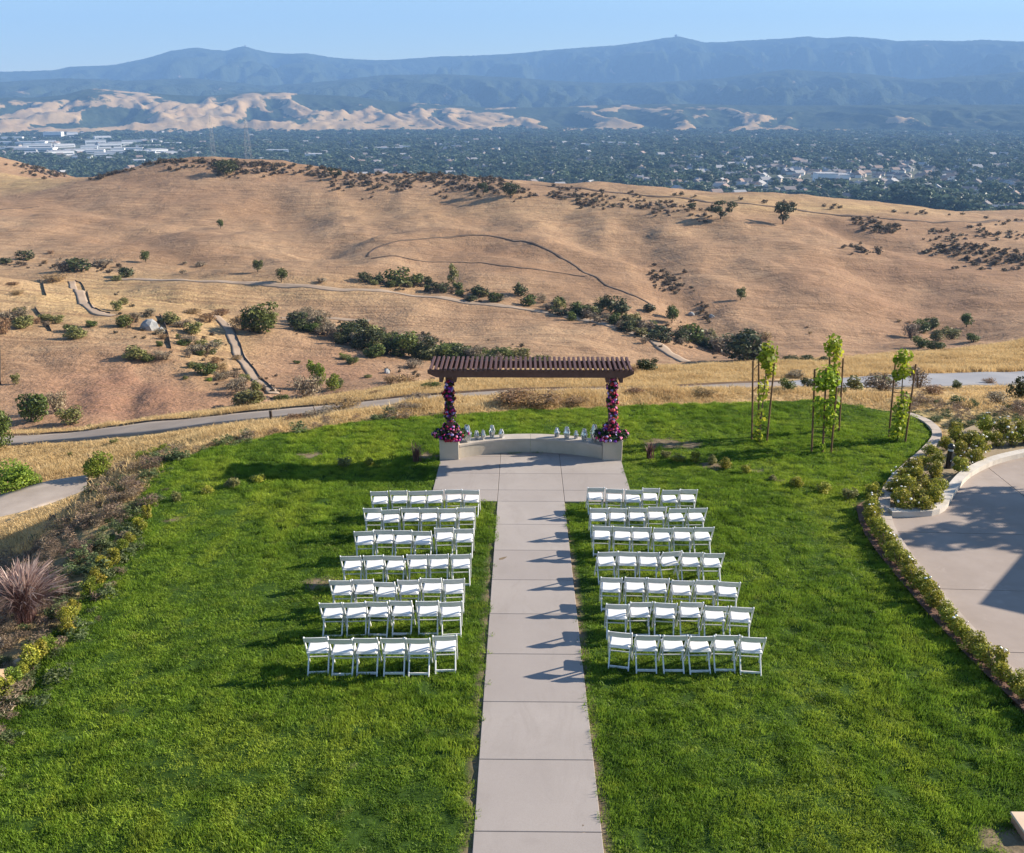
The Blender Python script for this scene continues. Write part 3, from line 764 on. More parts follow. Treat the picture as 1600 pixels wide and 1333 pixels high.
path = empty('concrete_path', (0, Y_PAD0, lawn_z(0, Y_PAD0)))
tag(path, 'straight pale concrete aisle with forecourt before the pergola', kind='structure')
JY = [pl(832, v).y for v in (1302.4, 1189.5, 1099.2, 1024.3, 961.5, 908.2, 861.7, 821.2, 785.2)]
st = (JY[-1] - JY[0]) / 8
JY = [JY[0] - st * 3, JY[0] - st * 2, JY[0] - st] + JY
def slab(x0, x1, y0, y1, th=0.10):
    gap = 0.006
    m = MB().prism([(x0 + gap, y0 + gap), (x1 - gap, y0 + gap), (x1 - gap, y1 - gap), (x0 + gap, y1 - gap)], lambda x, y: lawn_z(x, y) - th, lambda x, y: lawn_z(x, y) + 0.035)
    o = m.build('slab', M_CON, None, bevel=0.006)
    o.parent = path; o.matrix_parent_inverse = Matrix.Translation(path.location).inverted()
for a, b in zip(JY[:-1], JY[1:]): slab(-PATH_W, PATH_W, a, b)
PJ = [Y_PAD0, pl(832, 767.5).y, pl(832, 741.7).y, pl(832, 715).y, pl(832, 715).y + 1.0]
for a, b in zip(PJ[:-1], PJ[1:]):
    for x0, x1 in ((-2.78, -PATH_W), (-PATH_W, PATH_W), (PATH_W, 2.82)): slab(x0, x1, a, b)
jb = MB()
jb.prism([(-PATH_W + .01, JY[0]), (PATH_W - .01, JY[0]), (PATH_W - .01, Y_PAD0), (-PATH_W + .01, Y_PAD0)], lambda x, y: lawn_z(x, y) - 0.12, lambda x, y: lawn_z(x, y) + 0.012)
jb.prism([(-2.77, Y_PAD0 + .01), (2.81, Y_PAD0 + .01), (2.81, PJ[-1]), (-2.77, PJ[-1])], lambda x, y: lawn_z(x, y) - 0.12, lambda x, y: lawn_z(x, y) + 0.012)
jo = jb.build('joint_filler', simple('joint_sand', (0.10, 0.085, 0.075), (0.14, 0.12, 0.10), 4, 0.95, 0, 'pos'))
jo.parent = path; jo.matrix_parent_inverse = Matrix.Translation(path.location).inverted()

# ---- curved seat wall and the two pedestals
t = NT('cream_plaster'); P = t.pos()
c = t.ramp(t.noise(P, 1.6, 6, 0.65), [(0.3, (0.40, 0.345, 0.275)), (0.7, (0.50, 0.44, 0.36))])
c = t.mix(t.ramp(t.noise(t.stretch(P, (6, 6, 0.8)), 1.0, 5, 0.7), [(0.55, 0.0), (0.75, 0.35)]), c, (0.36, 0.32, 0.27))
M_PLA = t.principled(c, 0.9, t.bump(t.noise(P, 45, 4), 0.4, 0.008), spec=0.2)
PED_Y = Y_PAD1 + 0.30
def pedestal(xc, label):
    z0 = lawn_z(xc, PED_Y)
    r = empty('stone_pedestal', (xc, PED_Y, z0 - 0.06)); tag(r, label, 'pedestal', 'pedestals under the pergola posts')
    MB().box((0, 0, 0.36), (0.60, 0.60, 0.72)).build('block', M_PLA, r, bevel=0.012)
    MB().box((0, 0, 0.735), (0.625, 0.625, 0.03)).build('cap', M_PLA, r, bevel=0.01)
    return z0 - 0.06 + 0.75
XL, XR = -2.50, 2.54
PZL = pedestal(XL, 'square cream plaster pedestal carrying the left post')
PZR = pedestal(XR, 'square cream plaster pedestal carrying the right post')
wall = empty('seat_wall', (0.02, PED_Y + 0.5, lawn_z(0, PED_Y + 0.5)))
tag(wall, 'low curved cream seat wall between the two pedestals', 'wall')
half = 2.21; sag = 0.62; Rw = (half ** 2 + sag ** 2) / (2 * sag)
yc0 = Y_PAD1 + 0.12 + sag - Rw
amax = math.asin(half / Rw)
def arc_block(a0, a1, r0, r1, zb, zt, n=14):
    V = []; Fs = []
    for i in range(n + 1):
        a = a0 + (a1 - a0) * i / n
        for r, z in ((r0, zb), (r1, zb), (r1, zt), (r0, zt)):
            V.append((0.02 + r * math.sin(a), yc0 + r * math.cos(a), z))
    for i in range(n):
        for k in range(4): Fs.append((i * 4 + k, i * 4 + (k + 1) % 4, i * 4 + 4 + (k + 1) % 4, i * 4 + 4 + k))
    Fs += [(0, 1, 2, 3), (n * 4 + 3, n * 4 + 2, n * 4 + 1, n * 4)]
    Fs = [f[::-1] for f in Fs]
    m = MB(); m.add(V, Fs); return m
WZ = lawn_z(0, PED_Y + 0.4)
WTOP = WZ + 0.50
M_CAP = simple('smooth_cap', (0.38, 0.34, 0.30), (0.46, 0.41, 0.36), 2.0, 0.85, 0.2, 'pos')
for a0, a1 in ((-amax, -0.0008), (0.0008, amax)):
    for nm_, r0, r1, zb, zt, mm in (('wall_segment', Rw, Rw + 0.42, WZ - 0.1, WTOP - 0.06, M_PLA), ('cap_stone', Rw - 0.02, Rw + 0.44, WTOP - 0.06, WTOP, M_CAP)):
        o = arc_block(a0, a1, r0, r1, zb, zt).build(nm_, mm); o.parent = wall; o.matrix_parent_inverse = Matrix.Translation(wall.location).inverted()
def wall_pt(xx, off=0.22):
    a = math.asin((xx - 0.02) / (Rw + off)); return Vector((xx, yc0 + (Rw + off) * math.cos(a), WTOP))

# ---- right side: stone edging, kerb, rose bed, drive
def strip(name, pix, width, z0, z1, mat, step=0.35, zfun=None):
    C = np.array([pl(*p) for p in pix]); L = polyline(C, step)
    T = np.gradient(L[:, :2], axis=0); T /= np.linalg.norm(T, axis=1)[:, None]
    N = np.stack([T[:, 1], -T[:, 0]], -1)
    zz = lawn_z(L[:, 0], L[:, 1])
    A = L[:, :2] - N * width / 2; B = L[:, :2] + N * width / 2
    V = np.stack([np.column_stack([A, zz + z0]), np.column_stack([A, zz + z1]), np.column_stack([B, zz + z1]), np.column_stack([B, zz + z0])], 1)
    return L, N, V
EDGE_PX = [(1412, 646), (1440, 656), (1458, 668), (1464, 682), (1452, 700), (1428, 722), (1402, 746), (1385, 772), (1381, 795), (1388, 825), (1403, 852), (1424, 882), (1452, 918), (1485, 957), (1520, 996), (1556, 1034), (1600, 1077), (1680, 1150)]
M_EDGE = simple('edging_stone', (0.36, 0.30, 0.255), (0.50, 0.43, 0.37), 3.0, 0.9, 0.4, 'pos')
L, Nn, Vv = strip('edging', EDGE_PX, 0.30, -0.1, 0.07, M_EDGE, 0.40)
edging = empty('stone_edging', tuple(L[0])); tag(edging, 'curving row of pale edging stones between lawn and drive', 'edging')
for i in range(len(L) - 1):
    Va = Vv[i] + (Vv[i + 1] - Vv[i]) * 0.012; Vb = Vv[i + 1] - (Vv[i + 1] - Vv[i]) * 0.012
    dz = random.uniform(-0.006, 0.006)
    pts = [Vector(p) for p in np.concatenate([Va, Vb])]
    for p in pts: p.z += dz
    m = MB().add(pts, [(0, 1, 2, 3), (7, 6, 5, 4), (0, 4, 5, 1), (1, 5, 6, 2), (2, 6, 7, 3), (3, 7, 4, 0)])
    o = m.build('edging_stone', M_EDGE); o.parent = edging; o.matrix_parent_inverse = Matrix.Translation(edging.location).inverted()
KERB_PX = [(1390, 806), (1420, 805.5), (1450, 804), (1468, 797), (1478, 782), (1490, 764), (1510, 744), (1545, 726), (1580, 716), (1620, 709), (1700, 700), (1800, 696)]
M_KERB = simple('kerb_concrete', (0.46, 0.42, 0.37), (0.60, 0.555, 0.50), 2.5, 0.9, 0.4, 'pos')
L, Nn, Vv = strip('kerb', KERB_PX, 0.26, -0.1, 0.17, M_KERB, 1.4)
kerb = empty('drive_kerb', tuple(L[0])); tag(kerb, 'raised cream concrete kerb curving round the rose bed', 'kerb')
L2, N2, V2 = strip('kerb', KERB_PX, 0.26, -0.1, 0.17, M_KERB, 0.2)
seg = 7
for i in range(0, len(L2) - 1, seg):
    j = min(i + seg, len(L2) - 1)
    m = MB(); ring = [V2[k].copy() for k in range(i, j + 1)]
    if len(ring) < 2: continue
    ring[-1] = ring[-1] - (ring[-1] - ring[-2]) * 0.05
    P_ = [tuple(p) for r_ in ring for p in r_]; Fs = [(0, 1, 2, 3), tuple((len(ring) - 1) * 4 + q for q in (3, 2, 1, 0))]
    for k in range(len(ring) - 1):
        for q in range(4): Fs.append((k * 4 + q, k * 4 + 4 + q, k * 4 + 4 + (q + 1) % 4, k * 4 + (q + 1) % 4))
    m.add(P_, Fs)
    o = m.build('kerb_stone', M_KERB); o.parent = kerb; o.matrix_parent_inverse = Matrix.Translation(kerb.location).inverted()
# drive: slabs of pinkish concrete
t = NT('drive_concrete'); P = t.pos()
c = t.ramp(t.noise(P, 0.5, 6, 0.65), [(0.3, (0.275, 0.225, 0.195)), (0.7, (0.375, 0.315, 0.28))])
c = t.mix(t.ramp(t.noise(P, 1.3, 6, 0.7, 1.0), [(0.58, 0.0), (0.75, 0.55)]), c, (0.44, 0.375, 0.335))
c = t.mix(t.ramp(t.noise(P, 0.33, 5, 0.7, 0.6), [(0.62, 0.0), (0.72, 0.5)]), c, (0.25, 0.20, 0.185))
M_DRIVE = t.principled(c, 0.85, t.bump(t.noise(P, 40, 4), 0.3, 0.006), spec=0.25)
drive = empty('drive', tuple(pl(1500, 850))); tag(drive, 'pinkish concrete drive at the right', kind='structure')
DR = lawn_xy([(1384, 812), (1391, 830), (1404, 856), (1426, 886), (1454, 922), (1488, 962), (1522, 1000), (1558, 1038), (1602, 1081), (1680, 1154)]).tolist() + [(10.9, 12.0), (26, 12.0)] + lawn_xy([(1800, 698), (1700, 702), (1620, 711), (1580, 718), (1545, 728), (1510, 746), (1490, 766), (1478, 784), (1468, 799), (1450, 806), (1420, 807.5)]).tolist()
bm = bmesh.new()
vs_ = [bm.verts.new((p[0], p[1], lawn_z(p[0], p[1]) + 0.006)) for p in DR]
bm.faces.new(vs_)
bmesh.ops.triangulate(bm, faces=bm.faces)
cuts = [((0, pl(1500, 906).y, 0), (0.05, 1, 0)), ((0, pl(1500, 820).y, 0), (0.05, 1, 0)), ((0, pl(1500, 766).y, 0), (0.02, 1, 0)), ((0, pl(1500, 1000).y, 0), (0.05, 1, 0)), ((12.6, 0, 0), (1, -0.05, 0)), ((16.2, 0, 0), (1, -0.05, 0))]
for co, no in cuts:
    bmesh.ops.bisect_plane(bm, geom=list(bm.verts) + list(bm.edges) + list(bm.faces), plane_co=co, plane_no=no)
def cell(fc):
    c_ = fc.calc_center_median()
    return tuple((Vector(c_) - Vector(co)).dot(Vector(no)) > 0 for co, no in cuts)
cells = {}
for fc in bm.faces: cells.setdefault(cell(fc), []).append([tuple(v.co) for v in fc.verts])
bm.free()
for key, fl in cells.items():
    b2 = bmesh.new()
    for poly in fl:
        b2.faces.new([b2.verts.new(p) for p in poly])
    bmesh.ops.remove_doubles(b2, verts=b2.verts, dist=1e-4)
    bmesh.ops.recalc_face_normals(b2, faces=b2.faces)
    if b2.faces and sum(f_.normal.z for f_ in b2.faces) < 0: bmesh.ops.reverse_faces(b2, faces=b2.faces)
    bed_ = [e for e in b2.edges if e.is_boundary]
    r_ = bmesh.ops.extrude_edge_only(b2, edges=bed_)
    for e in r_['geom']:
        if isinstance(e, bmesh.types.BMVert): e.co.z -= 0.08
    # pull slab tops in a little so joints show
    cen = sum((v.co for v in b2.verts), Vector()) / max(1, len(b2.verts))
    for v in b2.verts:
        d_ = (v.co - cen); d_.z = 0
        if d_.length > 0.3: v.co -= d_.normalized() * 0.012
    me = bpy.data.meshes.new('drive_slab'); b2.to_mesh(me); b2.free()
    o = link('drive_slab', me, None, M_DRIVE); o.parent = drive; o.matrix_parent_inverse = Matrix.Translation(drive.location).inverted()
# beds: soil and bark under the roses
M_MULCH = simple('bark_mulch', (0.10, 0.055, 0.040), (0.20, 0.115, 0.085), 9.0, 0.95, 1.0, 'pos')
M_BED = simple('bed_soil', (0.22, 0.17, 0.11), (0.33, 0.26, 0.17), 2.0, 0.95, 0.8, 'pos')
def flat(name, pts, mat, lift, label):
    bm = bmesh.new(); f_ = bm.faces.new([bm.verts.new((p[0], p[1], lawn_z(p[0], p[1]) + lift)) for p in pts])
    if f_.normal.z < 0: f_.normal_flip()
    bmesh.ops.triangulate(bm, faces=bm.faces)
    bm.normal_update()
    for fc in bm.faces:
        if fc.normal.z < 0: fc.normal_flip()
    me = bpy.data.meshes.new(name); bm.to_mesh(me); bm.free()
    return tag(link(name, me, None, mat), label, kind='structure')
flat('mulch_bed', lawn_xy([(1376, 778), (1350, 784), (1338, 792), (1342, 815), (1352, 838), (1372, 866), (1400, 901), (1436, 944), (1472, 984), (1505, 1020), (1545, 1060), (1600, 1112), (1720, 1215), (1730, 1190), (1600, 1080), (1556, 1037), (1520, 999), (1485, 960), (1452, 921), (1424, 885), (1402, 855), (1387, 828), (1380, 795)]),
     M_MULCH, 0.025, 'dark bark mulch strip along the edging stones')
flat('rose_bed_soil', lawn_xy([(1390, 805), (1450, 803), (1468, 795), (1490, 762), (1545, 724), (1620, 708), (1800, 695), (1800, 668), (1600, 658), (1530, 660), (1462, 690), (1428, 724), (1404, 748), (1387, 774), (1384, 796)]),
     M_BED, -0.005, 'bare soil of the rose bed inside the kerb')
# small tan block at the lower right corner
q = pl(1606, 1306)
blk = empty('tan_step', (q.x, q.y, q.z - 0.03)); tag(blk, 'corner of a tan capped block at the lower right edge', 'step')
MB().box((0.13, 0.10, 0.07), (0.46, 0.40, 0.14)).build('block', simple('terracotta', (0.40, 0.21, 0.14), (0.46, 0.25, 0.17), 3), blk, bevel=0.01)
MB().box((0.13, 0.10, 0.16), (0.50, 0.44, 0.04)).build('cap', simple('tan_cap', (0.58, 0.43, 0.31), (0.64, 0.49, 0.36), 3), blk, bevel=0.008)

# low bollard light in the rose bed
q = pl(1481, 731)
bl = empty('bollard_light', (q.x, q.y, q.z)); tag(bl, 'black domed bollard light standing in the rose bed', 'bollard')
M_BLK = simple('black_paint', (0.012, 0.013, 0.016), (0.02, 0.021, 0.024), 5, 0.35, 0, 'obj', 0.5)
MB().lathe([(0.085, 0), (0.085, 0.56)], 20).build('post', M_BLK, bl, smooth=False)
MB().lathe([(0.075, 0.56), (0.075, 0.63)], 20).build('lens', simple('lens_glass', (0.5, 0.52, 0.55), None, 3, 0.2), bl)
MB().lathe([(0.10, 0.63), (0.105, 0.66), (0.095, 0.72), (0.06, 0.765), (0.02, 0.78)], 20).build('dome', M_BLK, bl, smooth=True)
# ================================================================== PERGOLA, FLOWERS, LANTERNS, CHAIRS
t = NT('stained_timber'); P = t.obj()
c = t.ramp(t.noise(t.stretch(P, (3, 3, 3)), 2.0, 5, 0.65), [(0.3, (0.060, 0.026, 0.023)), (0.7, (0.105, 0.052, 0.047))])
c = t.mix(t.math('MULTIPLY', t.rnd(), 0.4), c, (0.125, 0.070, 0.066))
M_TIM = t.principled(c, 0.6, t.bump(t.noise(t.stretch(P, (20, 2, 20)), 4, 3), 0.2, 0.01), spec=0.35)
perg = empty('pergola', (0.02, PED_Y, lawn_z(0, PED_Y)))
tag(perg, 'dark brown timber pergola with slatted top above the seat wall', 'pergola')
BZ = pl(832, 720).z
def wp(o, parent):
    o.parent = parent; o.matrix_parent_inverse = Matrix.Translation(parent.location).inverted(); return o
# heights from the picture: underside of the long beam and top of the slats above the pedestals
def z_at(px, py, Y):
    return float(at_depth(float(px), float(py), Y)[2])
YF, YB = PED_Y - 0.52, PED_Y + 0.52
Z_BEAM0 = z_at(832, 589.5, YF); Z_BEAM1 = z_at(832, 578.5, YF)
Z_SL = Z_BEAM1
for xc, pz in ((XL + 0.02, PZL), (XR - 0.04, PZR)):
    wp(MB().box((xc, PED_Y, (pz + Z_BEAM0) / 2 + 0.04), (0.20, 0.20, Z_BEAM0 - pz + 0.14)).build('post', M_TIM, None, bevel=0.006), perg)
    for sx in (-0.20, 0.20):
        wp(MB().box((xc + sx, PED_Y, Z_BEAM0 - 0.085), (0.11, 0.94, 0.19)).build('cross_beam', M_TIM, None, bevel=0.006), perg)
xa = float(at_depth(668.0, 578.0, YF)[0]); xb = float(at_depth(990.5, 578.0, YF)[0])
for yy in (YF, YB):
    tp = 0.26
    sec = [(xa, Z_BEAM1), (xb, Z_BEAM1), (xb, Z_BEAM1 - 0.10), (xb - tp, Z_BEAM0), (xa + tp, Z_BEAM0), (xa, Z_BEAM1 - 0.10)]
    m = MB(); n = 6
    V_ = [(x_, yy - 0.045, z_) for x_, z_ in sec] + [(x_, yy + 0.045, z_) for x_, z_ in sec]
    m.add(V_, [tuple(range(n)), tuple(range(2 * n - 1, n - 1, -1))] + [(i, n + i, n + (i + 1) % n, (i + 1) % n) for i in range(n)])
    wp(m.build('long_beam', M_TIM), perg)
NS = 41
s0 = xa + 0.10; s1 = xb - 0.10
slat_me = MB().box((0, 0, 0), (0.072, 1.42, 0.09)).mesh('slat', 0.004)
for i in range(NS):
    o = link('slat', slat_me, None, M_TIM)
    o.location = (s0 + (s1 - s0) * i / (NS - 1) + random.uniform(-.006, .006), PED_Y + random.uniform(-.02, .02), Z_SL + 0.046)
    o.rotation_euler = (0, 0, random.uniform(-.008, .008))
    wp(o, perg)

# ---- flower arrangements
def leaf_cloud(name, lobes, n, size, seed, flat_=0.0, shell=0.55, up=0.0, aspect=0.55):
    """many small rhombic leaves spread through and over a set of lobes; attribute v varies leaf by leaf and lobe by lobe"""
    g = np.random.default_rng(seed)
    lobes = [(np.array(c, float), np.array(r, float)) for c, r in lobes]
    wts = np.array([np.prod(r) ** (2 / 3.) for c, r in lobes]); wts /= wts.sum()
    li = g.choice(len(lobes), n, p=wts)
    d = g.normal(size=(n, 3)); d /= np.linalg.norm(d, axis=1)[:, None]
    rr = shell + (1 - shell) * g.uniform(0, 1, n) ** 0.6
    C = np.array([l[0] for l in lobes])[li]; Rr = np.array([l[1] for l in lobes])[li]
    p = C + d * Rr * rr[:, None]
    p[:, 2] = np.maximum(p[:, 2], 0.01)
    nrm = d / Rr; nrm /= np.linalg.norm(nrm, axis=1)[:, None]
    nrm = nrm + g.normal(size=(n, 3)) * 0.75 + np.array([0, 0, up]); nrm /= np.linalg.norm(nrm, axis=1)[:, None]
    a = np.cross(nrm, g.normal(size=(n, 3))); a /= np.linalg.norm(a, axis=1)[:, None]
    b = np.cross(nrm, a)
    s = (size * g.uniform(0.6, 1.4, n))[:, None]
    V = np.stack([p - a * s, p - b * s * aspect + nrm * s * 0.12, p + a * s, p + b * s * aspect + nrm * s * 0.12], 1).reshape(-1, 3)
    Fq = np.arange(4 * n).reshape(-1, 4)
    lobev = g.uniform(-0.22, 0.22, len(lobes))[li]
    v = np.clip(0.5 + lobev + g.normal(size=n) * 0.2, 0, 1)
    return np_mesh(name, V, Fq, False, {'v': np.repeat(v, 4)})
def bloom_mesh(name, pts, rad, seed):
    """cupped flowers: two rings of petals round a raised centre, facing outwards"""
    g = np.random.default_rng(seed); V = []; Fs = []
    for (p, nrm) in pts:
        p = np.array(p); nrm = np.array(nrm) + g.normal(size=3) * 0.25; nrm /= np.linalg.norm(nrm)
        a = np.cross(nrm, [0.3, 0.2, 0.93]); a /= np.linalg.norm(a); b = np.cross(nrm, a); r = rad * g.uniform(0.7, 1.35); ph = g.uniform(0, 6)
        c0 = len(V); V.append(p + nrm * r * 0.55)
        for ring, (rr_, hh) in enumerate(((0.45, 0.62), (1.0, 0.25))):
            for k in range(6):
                an = ph + (k + 0.5 * ring) * math.pi / 3
                V.append(p + (a * math.cos(an) + b * math.sin(an)) * r * rr_ + nrm * r * hh)
        V.append(p - nrm * r * 0.15)
        for k in range(6):
            Fs.append((c0, c0 + 1 + k, c0 + 1 + (k + 1) % 6))
            Fs.append((c0 + 1 + k, c0 + 7 + k, c0 + 1 + (k + 1) % 6)); Fs.append((c0 + 1 + (k + 1) % 6, c0 + 7 + k, c0 + 7 + (k + 1) % 6))
            Fs.append((c0 + 13, c0 + 7 + (k + 1) % 6, c0 + 7 + k))
    return np_mesh(name, np.array(V), np.array(Fs), False)
FCOL = {'magenta_blooms': (0.50, 0.012, 0.20), 'purple_blooms': (0.14, 0.035, 0.34), 'crimson_blooms': (0.30, 0.006, 0.035), 'coral_blooms': (0.62, 0.10, 0.10), 'lavender_blooms': (0.44, 0.33, 0.68), 'plum_blooms': (0.085, 0.012, 0.06), 'pink_blooms': (0.68, 0.20, 0.38)}
FM = {k: simple(k.replace('_blooms', '_petals'), v, tuple(c_ * 0.7 for c_ in v), 20, 0.6, 0, 'pos') for k, v in FCOL.items()}
M_FLF = leafmat('garland_leaves', (0.010, 0.022, 0.010), (0.025, 0.05, 0.018), (0.07, 0.11, 0.035), 0.2)
def garland(loc, label, lobes, weights, n, seed, group, cat='flowers'):
    r = empty('flower_garland' if group == 'flower garlands' else 'flower_arrangement', loc); tag(r, label, cat, group)
    g = np.random.default_rng(seed)
    o = link('greenery', leaf_cloud('greenery', lobes, n * 9, 0.05, seed, shell=0.5), r, M_FLF); o['kind'] = 'stuff'
    names = list(weights); w = np.array([weights[k] for k in names], float); w /= w.sum()
    per = {k: [] for k in names}
    for i in range(n):
        c_, rr_ = lobes[g.integers(len(lobes))]; d = g.normal(size=3); d /= np.linalg.norm(d); d[1] -= 0.25; d /= np.linalg.norm(d)
        p = np.array(c_) + d * np.array(rr_) * g.uniform(0.85, 1.12)
        if p[2] < 0.02 and group != 'flower garlands': p[2] = 0.03
        per[names[g.choice(len(names), p=w)]].append((p, d))
    for k in names:
        if per[k]:
            o = link(k, bloom_mesh(k, per[k], 0.050, seed + 3), r, FM[k]); o['kind'] = 'stuff'
    # twigs reaching out
    tw = MB()
    for i in range(9):
        c_, rr_ = lobes[g.integers(len(lobes))]; a = g.uniform(0, 6.28)
        e = Vector(c_) + Vector((math.cos(a) * rr_[0] * 1.45, math.sin(a) * rr_[1] * 1.3, rr_[2] * g.uniform(-.3, .5)))
        tw.tube([c_, e], [0.012, 0.006], 4)
    o = tw.build('twigs', simple('twig', (0.09, 0.05, 0.03)), r); o['kind'] = 'stuff'
HP = Z_BEAM0 - PZL
left_l = [((0.02 * math.sin(i * 2.1), -0.02, 0.66 + i * 0.155), (0.145 + 0.04 * math.sin(i * 1.7), 0.16, 0.12)) for i in range(int((HP - 0.72) / 0.155))]
garland((XL + 0.02, PED_Y, PZL), 'deep purple and plum flower garland wound round the left post', left_l, {'purple_blooms': 4, 'plum_blooms': 4, 'crimson_blooms': 2.5, 'lavender_blooms': 1.3, 'magenta_blooms': 1.5, 'coral_blooms': 0.6}, 150, 41, 'flower garlands')
right_l = [((0.03 * math.sin(i * 1.9 + 1) + (0.05 if i < 4 else 0), -0.02, 0.30 + i * 0.15), ((0.10 if i < 4 else 0.15) + 0.035 * math.sin(i * 2.3), 0.16, 0.11)) for i in range(int((HP - 0.42) / 0.15))]
garland((XR - 0.04, PED_Y, PZR), 'magenta and coral flower garland wound round the right post', right_l, {'magenta_blooms': 4, 'coral_blooms': 3.2, 'crimson_blooms': 2, 'purple_blooms': 2, 'lavender_blooms': 1.2, 'plum_blooms': 1.4, 'pink_blooms': 2}, 160, 43, 'flower garlands')
base_l = [((0, 0, 0.16), (0.34, 0.30, 0.18)), ((-0.32, -0.05, 0.13), (0.22, 0.22, 0.15)), ((0.32, -0.08, 0.14), (0.22, 0.22, 0.16)), ((0.02, -0.30, 0.05), (0.30, 0.14, 0.14)), ((0.2, -0.3, 0.0), (0.14, 0.1, 0.14)), ((0.1, 0.05, 0.33), (0.15, 0.15, 0.14)), ((-0.08, 0.0, 0.32), (0.14, 0.14, 0.14))]
garland((XL + 0.02, PED_Y, PZL), 'round arrangement of violet, pink and crimson flowers on the left pedestal', base_l, {'magenta_blooms': 2.5, 'purple_blooms': 2.5, 'crimson_blooms': 3, 'pink_blooms': 2.4, 'lavender_blooms': 1.6, 'plum_blooms': 2, 'coral_blooms': 1}, 150, 47, 'flower arrangements')
garland((XR - 0.04, PED_Y, PZR), 'round arrangement of magenta, lilac and coral flowers on the right pedestal', [((-c_[0], c_[1], c_[2]), r_) for c_, r_ in base_l], {'magenta_blooms': 3.4, 'purple_blooms': 1.8, 'crimson_blooms': 1.6, 'pink_blooms': 2.2, 'lavender_blooms': 2.6, 'plum_blooms': 1.6, 'coral_blooms': 2.2}, 150, 53, 'flower arrangements')

# ---- glass lanterns on the seat wall
t = NT('lantern_glass')
gl = t.n('BsdfGlossy', Roughness=0.06); gl.inputs['Color'].default_value = (0.9, 0.95, 1, 1)
tr_ = t.n('BsdfTransparent'); tr_.inputs['Color'].default_value = (0.90, 0.94, 0.96, 1)
fr = t.n('Fresnel', IOR=1.9)
mx = t.n('MixShader'); t.put(mx.inputs[0], t.math('ADD', t.math('MULTIPLY', fr.outputs[0], 1.0), 0.25, True))
t.t.links.new(tr_.outputs[0], mx.inputs[1]); t.t.links.new(gl.outputs[0], mx.inputs[2]); t.t.links.new(mx.outputs[0], t.out.inputs['Surface'])
M_GLASS = t.m
M_SILV = simple('silver_frame', (0.62, 0.62, 0.62), (0.72, 0.72, 0.72), 9, 0.3, 0, 'obj', 0.5, Metallic=0.85)
M_WAX = simple('candle_wax', (0.80, 0.78, 0.72), (0.74, 0.71, 0.64), 6, 0.6)
LANT = [(733, 15.0, 24, 'largest faceted glass lantern on the left, beside the left flowers'), (747, 8.5, 12.5, 'smallest faceted glass lantern, second from the left flowers'), (757.5, 8, 13.5, 'narrow faceted glass lantern, third from the left flowers'),
        (771, 10, 18, 'tall faceted glass lantern, fourth from the left flowers'), (785.5, 8.5, 12.5, 'faceted glass lantern nearest the wall joint on the left half'),
        (873, 10, 13.5, 'faceted glass lantern nearest the wall joint on the right half'), (888, 11, 17, 'tall faceted glass lantern, second on the right half from the joint'), (902.5, 8, 11.5, 'smallest faceted glass lantern on the right half'),
        (914.5, 11, 17, 'wide faceted glass lantern, second from the right flowers'), (930, 14, 24, 'largest faceted glass lantern on the right, beside the right flowers')]
for i, (lx, wpx, hpx, lab) in enumerate(LANT):
    xx = (lx - 830.5) / 49.6
    q = wall_pt(max(-2.1, min(2.1, xx)), 0.16 + 0.08 * (i % 2))
    wd = wpx / 49.6; hh = hpx / 49.6 / 0.90
    r = empty('glass_lantern', q, random.uniform(0, 1)); tag(r, lab, 'lantern', 'glass lanterns on the seat wall')
    n = 5 if i % 2 else 6
    prof = [(0.26 * wd, 0.0), (0.30 * wd, 0.06 * hh), (0.50 * wd, 0.52 * hh), (0.22 * wd, 1.0 * hh)]
    ring = [[Vector((a_ * math.cos(2 * math.pi * (k + 0.5 * (j == 2)) / n), a_ * math.sin(2 * math.pi * (k + 0.5 * (j == 2)) / n), z_)) for k in range(n)] for j, (a_, z_) in enumerate(prof)]
    fm = MB()
    ed = []
    for j in range(4):
        for k in range(n):
            ed.append((ring[j][k], ring[j][(k + 1) % n]))
            if j < 3:
                if j == 0: ed.append((ring[0][k], ring[1][k]))
                elif j == 1: ed += [(ring[1][k], ring[2][k]), (ring[1][(k + 1) % n], ring[2][k])]
                else: ed += [(ring[2][k], ring[3][k]), (ring[2][k], ring[3][(k + 1) % n])]
    for a_, b_ in ed: fm.tube([a_, b_], 0.006, 4)
    frm = fm.build('frame', M_SILV, r)
    def pane(*vv):
        m_ = MB().add([v_ * 0.985 for v_ in vv], [tuple(range(len(vv)))]); m_.build('pane', M_GLASS, frm)
    for k in range(n):
        k1 = (k + 1) % n
        pane(ring[0][k], ring[0][k1], ring[1][k1], ring[1][k])
        pane(ring[1][k], ring[1][k1], ring[2][k]); pane(ring[1][k1], ring[2][k1], ring[2][k])
        pane(ring[2][k], ring[3][k1], ring[3][k]); pane(ring[2][k], ring[2][k1], ring[3][k1])
    MB().lathe([(0.15 * wd, 0.01), (0.15 * wd, 0.34 * hh), (0.02 * wd, 0.35 * hh)], 10).build('candle', M_WAX, r)

